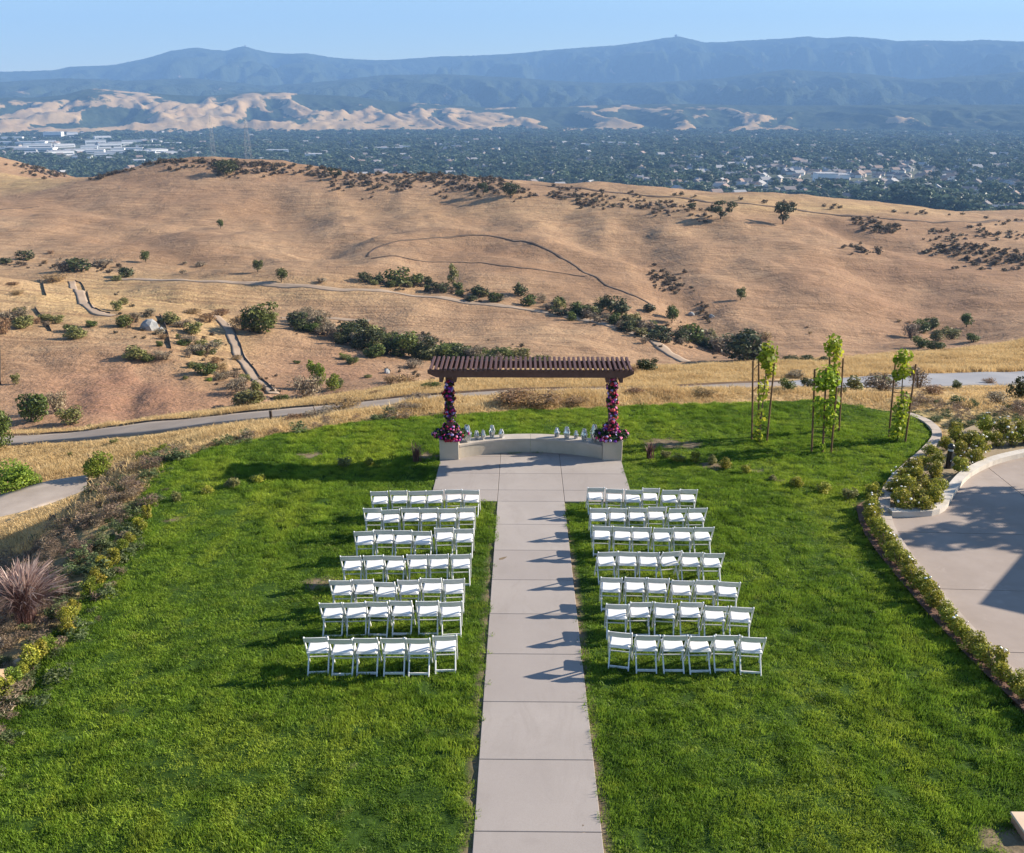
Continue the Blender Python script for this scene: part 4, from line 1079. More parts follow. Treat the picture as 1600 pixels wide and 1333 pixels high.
# ---- folding chairs
M_CHR = simple('white_resin', (0.66, 0.67, 0.68), (0.72, 0.72, 0.72), 6, 0.45, 0, 'obj', 0.4)
t = NT('seat_vinyl'); P = t.obj()
c = t.ramp(t.noise(P, 5, 3), [(0.3, (0.72, 0.71, 0.70)), (0.7, (0.80, 0.795, 0.79))])
c = t.mix(t.ramp(t.rnd(), [(0.75, 0.0), (0.80, 0.35)]), c, (0.74, 0.68, 0.62))
M_SEAT = t.principled(c, 0.5, t.bump(t.noise(P, 14, 3), 0.1, 0.01), spec=0.35)
def make_chair():
    r = empty('folding_chair')
    for s in (-1, 1):
        MB().bar((s * 0.218, -0.235, 0.80), (s * 0.218, 0.205, 0.0), 0.026, 0.042, (0, 1, 0)).build('back_post', M_CHR, r, bevel=0.006)
        m = MB().bar((s * 0.186, 0.125, 0.455), (s * 0.186, -0.265, 0.0), 0.026, 0.040, (0, 1, 0)); m.build('rear_leg', M_CHR, r, bevel=0.006)
    # curved back panel
    V_ = []; n = 8
    for i in range(n + 1):
        u = -1 + 2 * i / n; x_ = u * 0.206; bow = 0.022 * (1 - u * u)
        for z_, dy in ((0.652, 0.0), (0.79 + 0.012 * (1 - u * u), 0.0)):
            yb = -0.235 + (0.80 - z_) / 0.80 * 0.44
            V_ += [(x_, yb - bow - 0.009, z_), (x_, yb - bow + 0.009, z_)]
    Fs = []
    for i in range(n):
        a = i * 4; b = a + 4
        Fs += [(a, b, b + 2, a + 2), (a + 3, b + 3, b + 1, a + 1), (a + 2, b + 2, b + 3, a + 3), (a + 1, b + 1, b, a)]
    Fs += [(0, 2, 3, 1), (n * 4 + 1, n * 4 + 3, n * 4 + 2, n * 4)]
    MB().add(V_, Fs).build('backrest', M_CHR, r)
    seat = MB().box((0, 0.025, 0.438), (0.395, 0.385, 0.032), Matrix.Rotation(R(4), 3, 'X')).build('seat_frame', M_CHR, r, bevel=0.008)
    sp = MB().box((0, 0.025, 0.464), (0.352, 0.345, 0.03), Matrix.Rotation(R(4), 3, 'X')); sp.build('seat_pad', M_SEAT, seat, bevel=0.012)
    MB().bar((-0.186, -0.222, 0.05), (0.186, -0.222, 0.05), 0.022, 0.042).build('rear_stretcher', M_CHR, r)
    MB().tube([(-0.205, 0.098, 0.195), (0.205, 0.098, 0.195)], 0.012, 6).build('front_stretcher', M_CHR, r)
    return r
chair0 = make_chair()
def zr(X, Y): return 860 + X / 3.703, 740 + Y / 3.703
def zl(X, Y): return 440 + X / 3.703, 740 + Y / 3.703
RIGHT = [((268, 93), (802, 95)), ((280, 198), (855, 205)), ((302, 312), (893, 318)), ((330, 458), (950, 466)), ((360, 610), (1047, 632)), ((388, 752), (1117, 772)), ((420, 935), (1185, 953))]
LEFT = [((1097, 95), (563, 110)), ((1065, 200), (515, 210)), ((1048, 320), (468, 342)), ((1028, 470), (395, 485)), ((993, 615), (335, 622)), ((970, 742), (275, 757)), ((938, 948), (175, 968))]
first = True
g = np.random.default_rng(77)
ROWN = ['front', 'second', 'third', 'fourth', 'fifth', 'sixth', 'rearmost']
SEATN = ['at the aisle end', 'second from the aisle', 'third from the aisle', 'fourth from the aisle', 'fifth from the aisle', 'at the outer end']
for side, rows, cv in (('right', RIGHT, zr), ('left', LEFT, zl)):
    for ri, (A_, B_) in enumerate(rows):
        a = Vector(on_lawn(*cv(*A_), 0.79)); b = Vector(on_lawn(*cv(*B_), 0.79))
        rowyaw = math.atan2((b - a).y, (b - a).x) if side == 'right' else math.atan2((a - b).y, (a - b).x)
        for k in range(6):
            p = a.lerp(b, k / 5.0)
            if side == 'left' and k >= 2: p.y -= 0.02 * math.sin((k - 1) * 0.9)
            yaw = rowyaw * 0.8 + g.normal() * 0.055
            p = p + Vector((g.normal() * 0.014, g.normal() * 0.035, 0))
            x_, y_ = p.x, p.y + 0.235
            o = chair0 if first else copy_tree(chair0)
            first = False
            o.location = (x_, y_, lawn_z(x_, y_) + 0.004); o.rotation_euler = (-SLOPE, 0, yaw)
            tag(o, 'white folding chair, %s row %s of the path, %s' % (ROWN[ri], side, SEATN[k]), 'chair', 'folding chairs set out in rows')
# ================================================================== PLANTS
LM = {
 'green':  leafmat('bush_green', (0.040, 0.058, 0.015), (0.090, 0.118, 0.026), (0.170, 0.198, 0.050), 0.25),
 'bright': leafmat('bush_bright', (0.080, 0.130, 0.016), (0.169, 0.236, 0.028), (0.297, 0.349, 0.053), 0.35),
 'olive':  leafmat('bush_olive', (0.105, 0.109, 0.034), (0.198, 0.195, 0.065), (0.335, 0.307, 0.111), 0.25),
 'dark':   leafmat('bush_dark', (0.026, 0.035, 0.015), (0.059, 0.072, 0.026), (0.120, 0.124, 0.043), 0.2),
 'grey':   leafmat('bush_grey', (0.126, 0.100, 0.065), (0.240, 0.188, 0.128), (0.398, 0.317, 0.213), 0.15),
 'brown':  leafmat('bush_brown', (0.157, 0.095, 0.044), (0.282, 0.174, 0.081), (0.440, 0.288, 0.136), 0.15),
 'rose':   leafmat('rose_leaves', (0.115, 0.134, 0.018), (0.270, 0.275, 0.033), (0.486, 0.410, 0.061), 0.3),
 'maple':  leafmat('young_maple', (0.126, 0.188, 0.018), (0.304, 0.378, 0.031), (0.586, 0.556, 0.051), 0.45),
 'purple': leafmat('purple_leaves', (0.058, 0.028, 0.028), (0.157, 0.083, 0.077), (0.313, 0.178, 0.145), 0.2),
}
M_BARK = simple('bark', (0.10, 0.072, 0.052), (0.16, 0.12, 0.09), 12, 0.9, 0.5)
CAT_BUSH = {}
def lobes_for(seed, n=7, tall=False):
    g = np.random.default_rng(seed); L = []
    for i in range(n):
        a = g.uniform(0, 6.28); r = 0.27 * math.sqrt(g.uniform(0, 1)); zz = g.uniform(0.26, 0.72) * (1.0 if not tall else 1.1)
        s = g.uniform(0.14, 0.25) * (1.0 - 0.35 * abs(zz - 0.45))
        L.append(((r * math.cos(a), r * math.sin(a), zz), (s, s, s * g.uniform(0.75, 1.15))))
    L.append(((0, 0, 0.34), (0.34, 0.34, 0.30)))
    return L
BM = {}
def bush_meshes(kind, detail):
    key = (kind, detail)
    if key in BM: return BM[key]
    out = []
    n, sz = {'far': (420, 0.062), 'mid': (1100, 0.042), 'near': (2600, 0.027)}[detail]
    for v in range(4):
        sd_ = hash((len(BM) * 7 + v)) % 1000
        up_ = 0.2
        me = leaf_cloud('foliage', lobes_for(sd_ + 3, 5 + v * 2), n, sz, sd_, shell=0.5 if kind != 'grey' else 0.2, up=up_, aspect=0.55 if kind not in ('grey', 'brown') else 0.28)
        me.materials.append(LM[kind])
        st_ = MB(); g = np.random.default_rng(sd_ + 9)
        for k in range(6 if kind in ('grey', 'brown') else 4):
            a = g.uniform(0, 6.28); rr_ = g.uniform(0.12, 0.32)
            st_.tube([(0.03 * math.cos(a), 0.03 * math.sin(a), -0.12), (rr_ * 0.5 * math.cos(a), rr_ * 0.5 * math.sin(a), 0.28), (rr_ * math.cos(a), rr_ * math.sin(a), 0.68)], [0.03, 0.02, 0.008], 5)
        sm = st_.mesh('stem'); sm.materials.append(M_BARK)
        out.append((me, sm))
    BM[key] = out
    return out
_bn = [0]
def bush(P, w, h, kind, detail, name='bush', label='', cat='bush', group=None, variant=None, flowers=None):
    v = variant if variant is not None else _bn[0] % 4
    _bn[0] += 1
    me, sm = bush_meshes(kind, detail)[v]
    r = empty(name, P, random.uniform(0, 6.28), (w, w, h))
    fo = link('foliage', me, r); link('stem', sm, r)
    if flowers is not None: link('blossom', flowers, fo)
    return tag(r, label, cat, group)
# trees with a trunk and limbs, unit height
def tree_meshes(kind, seed, n, size, spread=0.5, trunk_h=0.3, tr=0.035, core=False):
    g = np.random.default_rng(seed); L = []; tb = MB()
    tb.tube([(0, 0, -0.08), (0.01, 0, trunk_h * 0.6), (0.0, 0.02, trunk_h)], [tr * 1.3, tr, tr * 0.8], 7)
    for i in range(9):
        a = i * 2.4 + g.uniform(-.4, .4); rr_ = spread * g.uniform(0.25, 0.75); zz = g.uniform(trunk_h + 0.12, 0.86)
        e = (rr_ * math.cos(a), rr_ * math.sin(a), zz)
        tb.tube([(0, 0, trunk_h * 0.9), (e[0] * 0.5, e[1] * 0.5, (trunk_h + zz) / 2 + 0.02), e], [tr * 0.6, tr * 0.4, tr * 0.15], 5)
        s = g.uniform(0.13, 0.21)
        L.append((e, (s * 1.15, s * 1.15, s * 0.8)))
    if core: L.append(((0, 0, 0.5), (spread * 0.72, spread * 0.72, 0.42)))
    me = leaf_cloud('crown', L, n, size, seed + 1, shell=0.35, up=0.3); me.materials.append(LM[kind])
    tm = tb.mesh('trunk'); tm.materials.append(M_BARK)
    return me, tm
def tree(P, h, ms, name, label, group, wscale=1.0, cat='tree', rz=None):
    r = empty(name, P, random.uniform(0, 6.28) if rz is None else rz, (h * wscale, h * wscale, h))
    link('crown', ms[0], r); link('trunk', ms[1], r)
    return tag(r, label, cat, group)
# ---- shrubs over the slopes: (px, base py, width px, height px, colour)
def along(pts, n, jx, jy, s0, s1, kinds, seed):
    g_ = np.random.default_rng(seed); P_ = np.array(pts, float); out = []
    for i in range(n):
        u = g_.uniform(0, len(P_) - 1.001); k = int(u); q_ = P_[k] + (P_[k + 1] - P_[k]) * (u - k)
        w_ = g_.uniform(s0, s1); out.append((float(q_[0] + g_.normal() * jx), float(q_[1] + g_.normal() * jy), w_, w_ * g_.uniform(0.5, 0.85), kinds[g_.integers(len(kinds))]))
    return out
def region(lst, group, name, fmt, detail='far'):
    lst = sorted(lst)
    counts = {}
    words = {'green': 'green', 'bright': 'bright green', 'olive': 'olive', 'dark': 'dark green', 'grey': 'grey twiggy', 'brown': 'brown'}
    tot = {}
    for e in lst: tot[e[4]] = tot.get(e[4], 0) + 1
    for (px, py, wpx, hpx, kd) in lst:
        P = hit(px, py)
        w = px_size(P, wpx) * 1.3; h = px_size(P, hpx) * 1.3
        P[2] -= 0.06 * h
        i = counts.get(kd, 0); counts[kd] = i + 1
        lab = '%s %s %s' % (words[kd], name.replace('_', ' '), fmt)
        if tot[kd] > 1: lab += ', %s from the left' % ORD[i]
        bush(P, w, max(h, w * 0.3), kd, detail, name, lab, 'shrub', group)
region([(8, 412, 22, 11, 'dark'), (42, 407, 26, 16, 'dark'), (70, 412, 12, 6, 'brown'), (100, 424, 34, 18, 'grey'), (125, 424, 40, 20, 'dark'), (160, 416, 40, 11, 'grey'), (198, 433, 26, 18, 'dark'), (183, 438, 18, 8, 'olive'), (288, 413, 11, 5, 'grey'), (314, 416, 20, 8, 'grey'), (285, 428, 16, 6, 'grey'), (502, 442, 22, 9, 'grey'), (80, 396, 14, 5, 'brown')],
       'shrubs along the foot of the far slope', 'shrub', 'at the far slope foot')
region([(572, 440, 26, 14, 'dark'), (592, 442, 24, 16, 'dark'), (622, 446, 40, 30, 'green'), (648, 444, 34, 18, 'green'), (668, 440, 16, 9, 'dark'), (708, 443, 18, 30, 'olive'), (688, 455, 30, 14, 'dark'), (750, 463, 34, 18, 'dark'), (735, 470, 26, 10, 'dark'), (780, 470, 26, 10, 'grey'), (812, 462, 26, 22, 'dark'), (825, 478, 28, 20, 'green'), (848, 473, 18, 14, 'grey'), (876, 477, 20, 16, 'green'), (855, 484, 24, 11, 'grey'), (880, 492, 30, 10, 'dark'), (905, 492, 26, 13, 'dark'), (928, 492, 28, 16, 'dark'), (950, 484, 26, 26, 'dark'), (968, 494, 36, 30, 'dark'), (1015, 487, 20, 14, 'dark'), (1046, 498, 14, 22, 'green'), (980, 504, 22, 14, 'olive'),
        (995, 512, 30, 16, 'dark'), (1010, 520, 38, 20, 'grey'), (1032, 528, 46, 20, 'dark'), (1060, 530, 36, 18, 'grey'), (1085, 535, 40, 28, 'green'), (1105, 528, 30, 14, 'grey'), (1070, 522, 26, 14, 'dark'), (1125, 550, 50, 30, 'grey'), (1145, 540, 36, 20, 'dark'), (1195, 530, 24, 12, 'brown')] + along([(870, 487), (930, 496), (990, 512), (1050, 532), (1120, 545), (1190, 555)], 46, 8, 5, 12, 30, ['dark', 'dark', 'grey', 'olive', 'green'], 3) + along([(560, 442), (640, 448), (700, 456), (780, 470)], 16, 8, 4, 10, 22, ['dark', 'green', 'olive'], 4),
       'shrubs lining the creek beyond the field', 'shrub', 'lining the creek beyond the field')
region([(465, 510, 40, 22, 'dark'), (487, 518, 36, 20, 'green'), (508, 524, 40, 22, 'grey'), (525, 530, 34, 24, 'grey'), (548, 534, 46, 30, 'dark'), (572, 545, 46, 34, 'dark'), (560, 520, 40, 16, 'grey'), (600, 552, 50, 36, 'dark'), (592, 535, 40, 22, 'dark'), (628, 556, 52, 38, 'green'), (650, 545, 36, 24, 'dark'), (660, 562, 50, 34, 'dark'), (692, 560, 46, 26, 'green'), (720, 562, 44, 24, 'dark'), (750, 562, 44, 22, 'green'), (780, 562, 40, 20, 'green'), (812, 562, 38, 16, 'olive'), (845, 566, 36, 14, 'olive'), (620, 540, 40, 18, 'dark'), (645, 575, 36, 14, 'grey'), (536, 560, 14, 8, 'bright')] + along([(470, 508), (540, 530), (600, 548), (680, 560), (800, 563)], 40, 8, 6, 22, 46, ['dark', 'green', 'dark', 'olive', 'grey'], 5),
       'thicket in the gully behind the pergola', 'thicket_shrub', 'in the gully behind the pergola', 'mid')
region([(20, 505, 50, 26, 'grey'), (38, 512, 34, 24, 'olive'), (6, 522, 26, 26, 'brown'), (90, 505, 22, 12, 'olive'), (120, 528, 40, 18, 'olive'), (110, 518, 22, 14, 'green'), (145, 510, 20, 10, 'green'), (193, 511, 28, 20, 'green'), (212, 500, 22, 14, 'grey'), (234, 494, 22, 14, 'grey'), (250, 522, 20, 10, 'grey'), (268, 506, 36, 18, 'olive'), (285, 512, 30, 14, 'grey'), (303, 522, 28, 18, 'olive'), (300, 490, 30, 8, 'brown'), (325, 503, 34, 14, 'brown'), (345, 493, 30, 13, 'brown'), (85, 440, 40, 9, 'brown'), (22, 445, 20, 6, 'brown'), (212, 560, 42, 20, 'olive'), (232, 565, 24, 14, 'green'), (258, 561, 34, 14, 'grey'), (295, 540, 34, 18, 'grey'), (318, 555, 54, 24, 'grey'), (322, 585, 36, 24, 'green'), (300, 575, 18, 10, 'olive'), (352, 592, 26, 12, 'grey'), (375, 615, 44, 26, 'grey'), (392, 632, 54, 30, 'olive'), (372, 605, 30, 18, 'grey'), (440, 630, 24, 18, 'green'), (327, 596, 12, 6, 'bright'), (290, 592, 12, 5, 'olive'), (28, 460, 22, 6, 'brown')] + along([(180, 500), (260, 515), (320, 560), (400, 620)], 26, 18, 12, 8, 22, ['olive', 'grey', 'brown', 'green'], 6) + along([(0, 500), (60, 505), (120, 520)], 8, 12, 6, 10, 22, ['olive', 'grey', 'brown'], 7),
       'shrubs on the slope left of the path', 'slope_shrub', 'on the left slope', 'mid')
region([(404, 517, 60, 46, 'green'), (380, 514, 44, 22, 'brown'), (422, 508, 30, 20, 'olive'), (496, 605, 26, 44, 'bright'), (483, 623, 56, 42, 'grey'), (520, 610, 24, 26, 'bright'), (530, 606, 14, 14, 'green'), (550, 568, 22, 12, 'green'), (540, 562, 18, 8, 'olive'), (464, 568, 12, 6, 'green'), (632, 604, 40, 20, 'brown'), (610, 598, 26, 12, 'brown'), (575, 590, 16, 6, 'olive'), (672, 607, 30, 12, 'green'), (528, 620, 24, 10, 'brown'), (1010, 580, 40, 22, 'dark'), (985, 584, 30, 12, 'brown'), (590, 618, 26, 8, 'brown')],
       'shrubs between the path and the gully', 'hollow_shrub', 'between the sloping path and the gully', 'mid')
region([(56, 658, 50, 60, 'green'), (92, 645, 36, 40, 'grey'), (112, 662, 40, 26, 'olive'), (138, 672, 12, 9, 'green'), (25, 600, 14, 16, 'olive')],
       'shrubs on the red slope', 'red_slope_shrub', 'on the red slope', 'mid')
region([(1425, 528, 34, 22, 'grey'), (1440, 520, 30, 20, 'green'), (1455, 512, 26, 16, 'green'), (1438, 543, 26, 18, 'green'), (1460, 547, 30, 18, 'green'), (1464, 532, 26, 16, 'olive'), (1485, 530, 32, 18, 'olive'), (1520, 534, 22, 14, 'green'), (1405, 503, 8, 4, 'brown'), (1420, 505, 8, 4, 'brown'), (1265, 522, 8, 4, 'brown'), (1262, 512, 6, 3, 'brown')],
       'clump of shrubs on the right slope', 'hillside_shrub', 'in the clump on the right slope', 'mid')
region([(1160, 563, 76, 48, 'dark'), (1180, 560, 50, 34, 'dark'), (1235, 567, 34, 12, 'dark'), (1262, 567, 30, 11, 'dark'), (1285, 567, 24, 10, 'dark')],
       'dark shrubs below the right slope', 'low_shrub', 'just behind the leftmost staked tree', 'mid')
region([(1230, 612, 24, 22, 'green'), (1262, 608, 26, 18, 'dark'), (1332, 613, 36, 26, 'olive'), (1312, 616, 18, 14, 'green'), (1375, 612, 60, 30, 'grey'), (1380, 600, 30, 14, 'bright'), (1435, 606, 40, 34, 'grey'), (1495, 608, 16, 14, 'green'), (1590, 622, 44, 36, 'dark'), (1545, 600, 20, 10, 'brown'), (1455, 618, 40, 16, 'brown'), (1560, 630, 40, 16, 'grey'), (1245, 590, 34, 12, 'grey')],
       'shrubs along the cart road at the right', 'roadside_shrub', 'along the cart road right of the pergola', 'mid')
region([(640, 640, 40, 12, 'grey'), (650, 632, 50, 11, 'grey'), (800, 632, 70, 22, 'brown'), (850, 634, 70, 20, 'brown'), (500, 655, 60, 16, 'grey'), (470, 660, 50, 14, 'brown'), (540, 640, 60, 12, 'brown'), (900, 632, 40, 12, 'brown'), (990, 615, 30, 10, 'brown'), (178, 694, 14, 8, 'olive'), (110, 713, 8, 7, 'olive'), (1100, 620, 40, 10, 'brown')],
       'dry scrub between lawn and cart road', 'dry_scrub', 'between the lawn and the cart road', 'mid')
for px, py, wpx, hpx, kd, lab in [(155, 748, 54, 52, 'bright', 'rounded bright green bush beside the lower concrete path'), (22, 778, 80, 66, 'bright', 'large willowy green bush at the left edge above the path'), (52, 768, 44, 46, 'bright', 'small willowy green bush right of the big left-edge bush'),
                                  (-8, 706, 60, 92, 'green', 'leafy branches reaching in at the left edge over the road'), (225, 722, 34, 20, 'bright', 'low green bush where the left bank meets the dry grass'), (252, 712, 34, 18, 'bright', 'low yellow-flecked green bush at the upper corner of the left bank')]:
    P = hit(px, py); bush(P, px_size(P, wpx) * 1.15, px_size(P, hpx) * 1.1, kd, 'near', 'bush', lab, 'bush', 'bushes above the lower path')
# ---- trees on the far hill
OAK = [tree_meshes('dark', 300 + i * 7, 1200, 0.045, 0.66, 0.18, 0.035, i == 2) for i in range(3)]
RND = []
for i in range(3):
    crown_me = leaf_cloud('crown', [((c_[0], c_[1], c_[2] * 0.9 + 0.12), r_) for c_, r_ in lobes_for(840 + i, 9)], 1100, 0.042, 850 + i, shell=0.5, up=0.2); crown_me.materials.append(LM['green'])
    RND.append((crown_me, tree_meshes('green', 340 + i * 7, 10, 0.05, 0.40, 0.20, 0.03)[1]))
for i, (px, py, wpx, hpx, lab) in enumerate([(1126, 342, 38, 27, 'spreading dark oak on the ridge, left of the twin-trunked oak'), (1223, 350, 42, 31, 'gnarled dark oak with split trunk on the right of the ridge'), (355, 274, 38, 24, 'dark round oak on the crest of the brown ridge'),
                                             (525, 281, 20, 18, 'small dark oak among rocks on the ridge'), (755, 305, 24, 18, 'small green oak among rocks on the middle of the ridge'), (797, 307, 30, 22, 'dark low oak at the rocks on the ridge'), (1080, 328, 16, 11, 'tiny dark oak left of the ridge oaks')]):
    P = hit(px, py); h = px_size(P, hpx) * 1.15; P[2] -= 0.03 * h
    tree(P, h, OAK[i % 3], 'oak_tree', lab, 'oaks on the ridge', max(0.8, wpx / hpx * 0.80))
for i, (px, py, wpx, hpx, lab) in enumerate([(345, 357, 13, 14, 'lone small tree in the middle of the bare brown hill'), (228, 410, 18, 19, 'round tree at the foot of the hill, left of the track'), (403, 425, 21, 19, 'round tree above the track at the hill foot'), (440, 441, 23, 22, 'round tree touching the track at the hill foot'),
                                             (1157, 469, 19, 20, 'lone open-crowned tree on the right slope'), (1510, 511, 26, 22, 'round tree above the shrub clump on the right slope'), (1050, 505, 12, 26, 'thin leaning tree at the creek end')]):
    P = hit(px, py); h = px_size(P, hpx) * 1.15
    tree(P, h, RND[i % 3], 'hill_tree', lab, 'single trees on the hill', max(0.8, wpx / hpx * 0.95))
# ---- dark rocks strewn over the ridge and right slope
def rock_mesh(seed, name='rock'):
    g = np.random.default_rng(seed); bm = bmesh.new(); bmesh.ops.create_icosphere(bm, subdivisions=2, radius=1.0)
    k = g.normal(size=(9, 3)); k /= np.linalg.norm(k, axis=1)[:, None]; dd = g.uniform(0.62, 0.95, 9)
    for v in bm.verts:
        c_ = np.array(v.co)
        for q_, d_ in zip(k, dd):
            e = c_ @ q_ - d_
            if e > 0: c_ = c_ - q_ * e
        v.co = c_ * (1 + g.normal() * 0.03)
    me = bpy.data.meshes.new(name); bm.to_mesh(me); bm.free(); return me
M_ROCK = simple('dark_lichen_rock', (0.11, 0.076, 0.058), (0.22, 0.155, 0.115), 2.0, 0.95, 0.6, 'obj')
M_GROCK = simple('grey_rock', (0.22, 0.23, 0.24), (0.36, 0.36, 0.36), 2.0, 0.9, 0.6, 'obj')
M_TROCK = simple('sandstone', (0.46, 0.30, 0.17), (0.60, 0.43, 0.27), 2.5, 0.9, 0.5, 'obj')
RK = [rock_mesh(500 + i) for i in range(5)]
for m_ in RK: m_.materials.append(M_ROCK)
g = np.random.default_rng(909)
spots = []
for (x0, y0, x1, y1, jy, n) in [(270, 258, 430, 266, 5, 34), (425, 268, 560, 276, 6, 22), (530, 284, 660, 288, 7, 34), (660, 282, 800, 296, 8, 50), (800, 300, 960, 312, 9, 30), (960, 318, 1110, 332, 8, 24), (30, 258, 115, 280, 4, 22), (1350, 352, 1400, 358, 4, 14), (1320, 385, 1370, 390, 4, 10), (1450, 380, 1600, 405, 10, 34), (1500, 360, 1600, 366, 7, 12), (1015, 430, 1060, 445, 7, 10)]:
    for i in range(n):
        u = g.uniform(); spots.append((x0 + (x1 - x0) * u + g.normal() * 6, y0 + (y1 - y0) * u + g.normal() * jy, g.uniform(3, 9) * (1.4 if g.uniform() < 0.15 else 1)))
for i, (px, py, s) in enumerate(spots[:296]):
    P = hit(px, py); w = px_size(P, s) / 2
    o = link('rock', RK[i % 5]); o.location = (P[0], P[1], P[2] + w * 0.05); o.scale = (w * g.uniform(0.8, 1.3), w * g.uniform(0.8, 1.3), w * g.uniform(0.45, 0.8)); o.rotation_euler = (0, 0, g.uniform(0, 6.28))
    tag(o, 'dark weathered rock strewn on the brown hill', 'rock', 'dark rocks strewn on the hill')
# low scrub among those rocks (nobody could count it)
M_SCRUB = leafmat('ridge_scrub', (0.055, 0.042, 0.027), (0.115, 0.086, 0.054), (0.19, 0.145, 0.09), 0.2)
scr = [proto('scrub', leaf_cloud('scrub', lobes_for(20 + i, 5), 90, 0.12, 60 + i), M_SCRUB) for i in range(3)]
pts = []; 
for (px, py, s) in spots:
    for k in range(3):
        P = hit(px + g.normal() * 9, py + g.normal() * 3); pts.append((P, px_size(P, g.uniform(4, 10))))
for (x0, y0, x1, y1, jy, n) in [(140, 282, 250, 254, 1.2, 40), (250, 252, 480, 261, 1.5, 90), (480, 262, 800, 284, 1.5, 80), (1460, 385, 1600, 412, 8, 55), (1330, 350, 1420, 362, 5, 30), (1010, 430, 1070, 450, 6, 30), (1080, 455, 1110, 505, 6, 14), (330, 262, 345, 270, 3, 10), (1000, 520, 1200, 560, 9, 110), (560, 440, 780, 465, 5, 50), (860, 485, 1010, 520, 6, 50), (450, 500, 560, 530, 6, 36), (0, 410, 200, 425, 5, 50), (460, 505, 830, 560, 7, 90), (790, 286, 1600, 347, 1.5, 30), (180, 494, 440, 620, 22, 60), (600, 575, 700, 600, 8, 24)]:
    for i in range(n):
        u = g.uniform(); P = hit(x0 + (x1 - x0) * u, y0 + (y1 - y0) * u + g.normal() * jy); pts.append((P, px_size(P, g.uniform(4, 11))))
PP = np.array([p[0] for p in pts]); SS = np.array([p[1] for p in pts])
scatter('hill_scrub', PP, np.stack([0 * SS, 0 * SS, g.uniform(0, 6.28, len(SS))], -1), np.stack([SS * 1.3, SS * 1.3, SS * 0.7], -1), scr, 'low dark scrub scattered over the hill', g.integers(0, 3, len(SS)))
for px, py, wpx, hpx, lab in [(232, 515, 36, 22, 'pale grey boulder among shrubs on the left slope'), (605, 583, 12, 10, 'small grey boulder in the hollow left of the pergola'), (252, 518, 16, 9, 'flat grey stone right of the grey boulder'), (1080, 492, 12, 6, 'pale stone by the creek end'), (1112, 496, 10, 7, 'pale stone right of the creek end')]:
    P = hit(px, py); w = px_size(P, wpx) / 2
    me = rock_mesh(int(px)); me.materials.append(M_GROCK)
    o = link('boulder', me); o.location = (P[0], P[1], P[2] + w * 0.1); o.scale = (w, w * 0.8, px_size(P, hpx) * 0.75); o.rotation_euler = (0.1, 0.1, px)
    tag(o, lab, 'boulder')
# dark silt barriers on the left slope; strips along the tracks stand for shade
M_BAR = simple('barrier_and_shade_dark', (0.035, 0.026, 0.022), (0.07, 0.05, 0.04), 1.5, 0.9, 0, 'pos')
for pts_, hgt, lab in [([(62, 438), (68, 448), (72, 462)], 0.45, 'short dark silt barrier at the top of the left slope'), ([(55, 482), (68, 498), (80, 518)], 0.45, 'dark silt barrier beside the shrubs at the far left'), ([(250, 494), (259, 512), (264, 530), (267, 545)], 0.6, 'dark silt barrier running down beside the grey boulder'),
                       ([(118, 439), (132, 452), (140, 472), (152, 484), (172, 490)], 0.35, 'dark strip standing for the shade along the short track on the left slope'), ([(364, 512), (374, 536), (384, 562), (402, 585), (428, 612)], 0.4, 'dark strip standing for the shade along the pale sloping path'), ([(0, 548), (0.5, 575), (1, 602)], 0.9, 'dark barrier at the extreme left edge')]:
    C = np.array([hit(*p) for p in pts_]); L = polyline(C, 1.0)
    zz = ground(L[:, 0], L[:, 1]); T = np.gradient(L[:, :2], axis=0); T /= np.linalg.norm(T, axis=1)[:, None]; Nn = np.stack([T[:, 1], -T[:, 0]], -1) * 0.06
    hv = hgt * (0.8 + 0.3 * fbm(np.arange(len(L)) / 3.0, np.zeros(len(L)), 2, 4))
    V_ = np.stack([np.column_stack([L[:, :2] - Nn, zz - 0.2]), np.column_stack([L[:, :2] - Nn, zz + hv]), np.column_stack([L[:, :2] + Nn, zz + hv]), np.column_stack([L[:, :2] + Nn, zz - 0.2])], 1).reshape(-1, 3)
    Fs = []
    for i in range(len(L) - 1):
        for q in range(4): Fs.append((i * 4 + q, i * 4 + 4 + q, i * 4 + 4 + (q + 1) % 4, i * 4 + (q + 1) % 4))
    o = link('barrier_and_shade_strip', np_mesh('barrier_and_shade_strip', V_, np.array(Fs)), None, M_BAR); tag(o, lab, 'barrier')
# marker post by the cart road
P = hit(424, 658)
mp = empty('marker_post', P); tag(mp, 'small dark marker post beside the cart road', 'post')
MB().box((0, 0, 0.22), (0.11, 0.11, 0.5)).build('shaft', simple('dark_wood', (0.06, 0.045, 0.035)), mp, bevel=0.006)
MB().box((0, 0, 0.49), (0.13, 0.13, 0.04)).build('cap', simple('weathered_cap', (0.16, 0.13, 0.10)), mp, bevel=0.006)

# ================================================================== DRY GRASS (stuff)
t = NT('straw'); P = t.pos()
c = t.ramp(t.noise(P, 0.5, 4, 0.6), [(0.3, (0.44, 0.29, 0.125)), (0.55, (0.60, 0.43, 0.205)), (0.75, (0.70, 0.54, 0.30))])
c = t.mix(t.math('MULTIPLY', t.attr('v'), 0.5), c, (0.72, 0.57, 0.33))
c = t.mix(t.ramp(t.noise(P, 0.16, 3, 0.6), [(0.60, 0.0), (0.72, 0.55)]), c, (0.34, 0.19, 0.085))
M_STRAW = t.leaf(c, 0.4, 0.6, 0.2)
straw = [proto('straw_tuft', tuft_mesh('straw_tuft', 46, 0.34, 0.16, 0.42, 0.022, 0.5, 700 + i), M_STRAW) for i in range(4)]
g = np.random.default_rng(31)
N = 90000
az = np.radians(g.uniform(-36, 36, N)); rr_ = np.sqrt(g.uniform(26 ** 2, 84 ** 2, N))
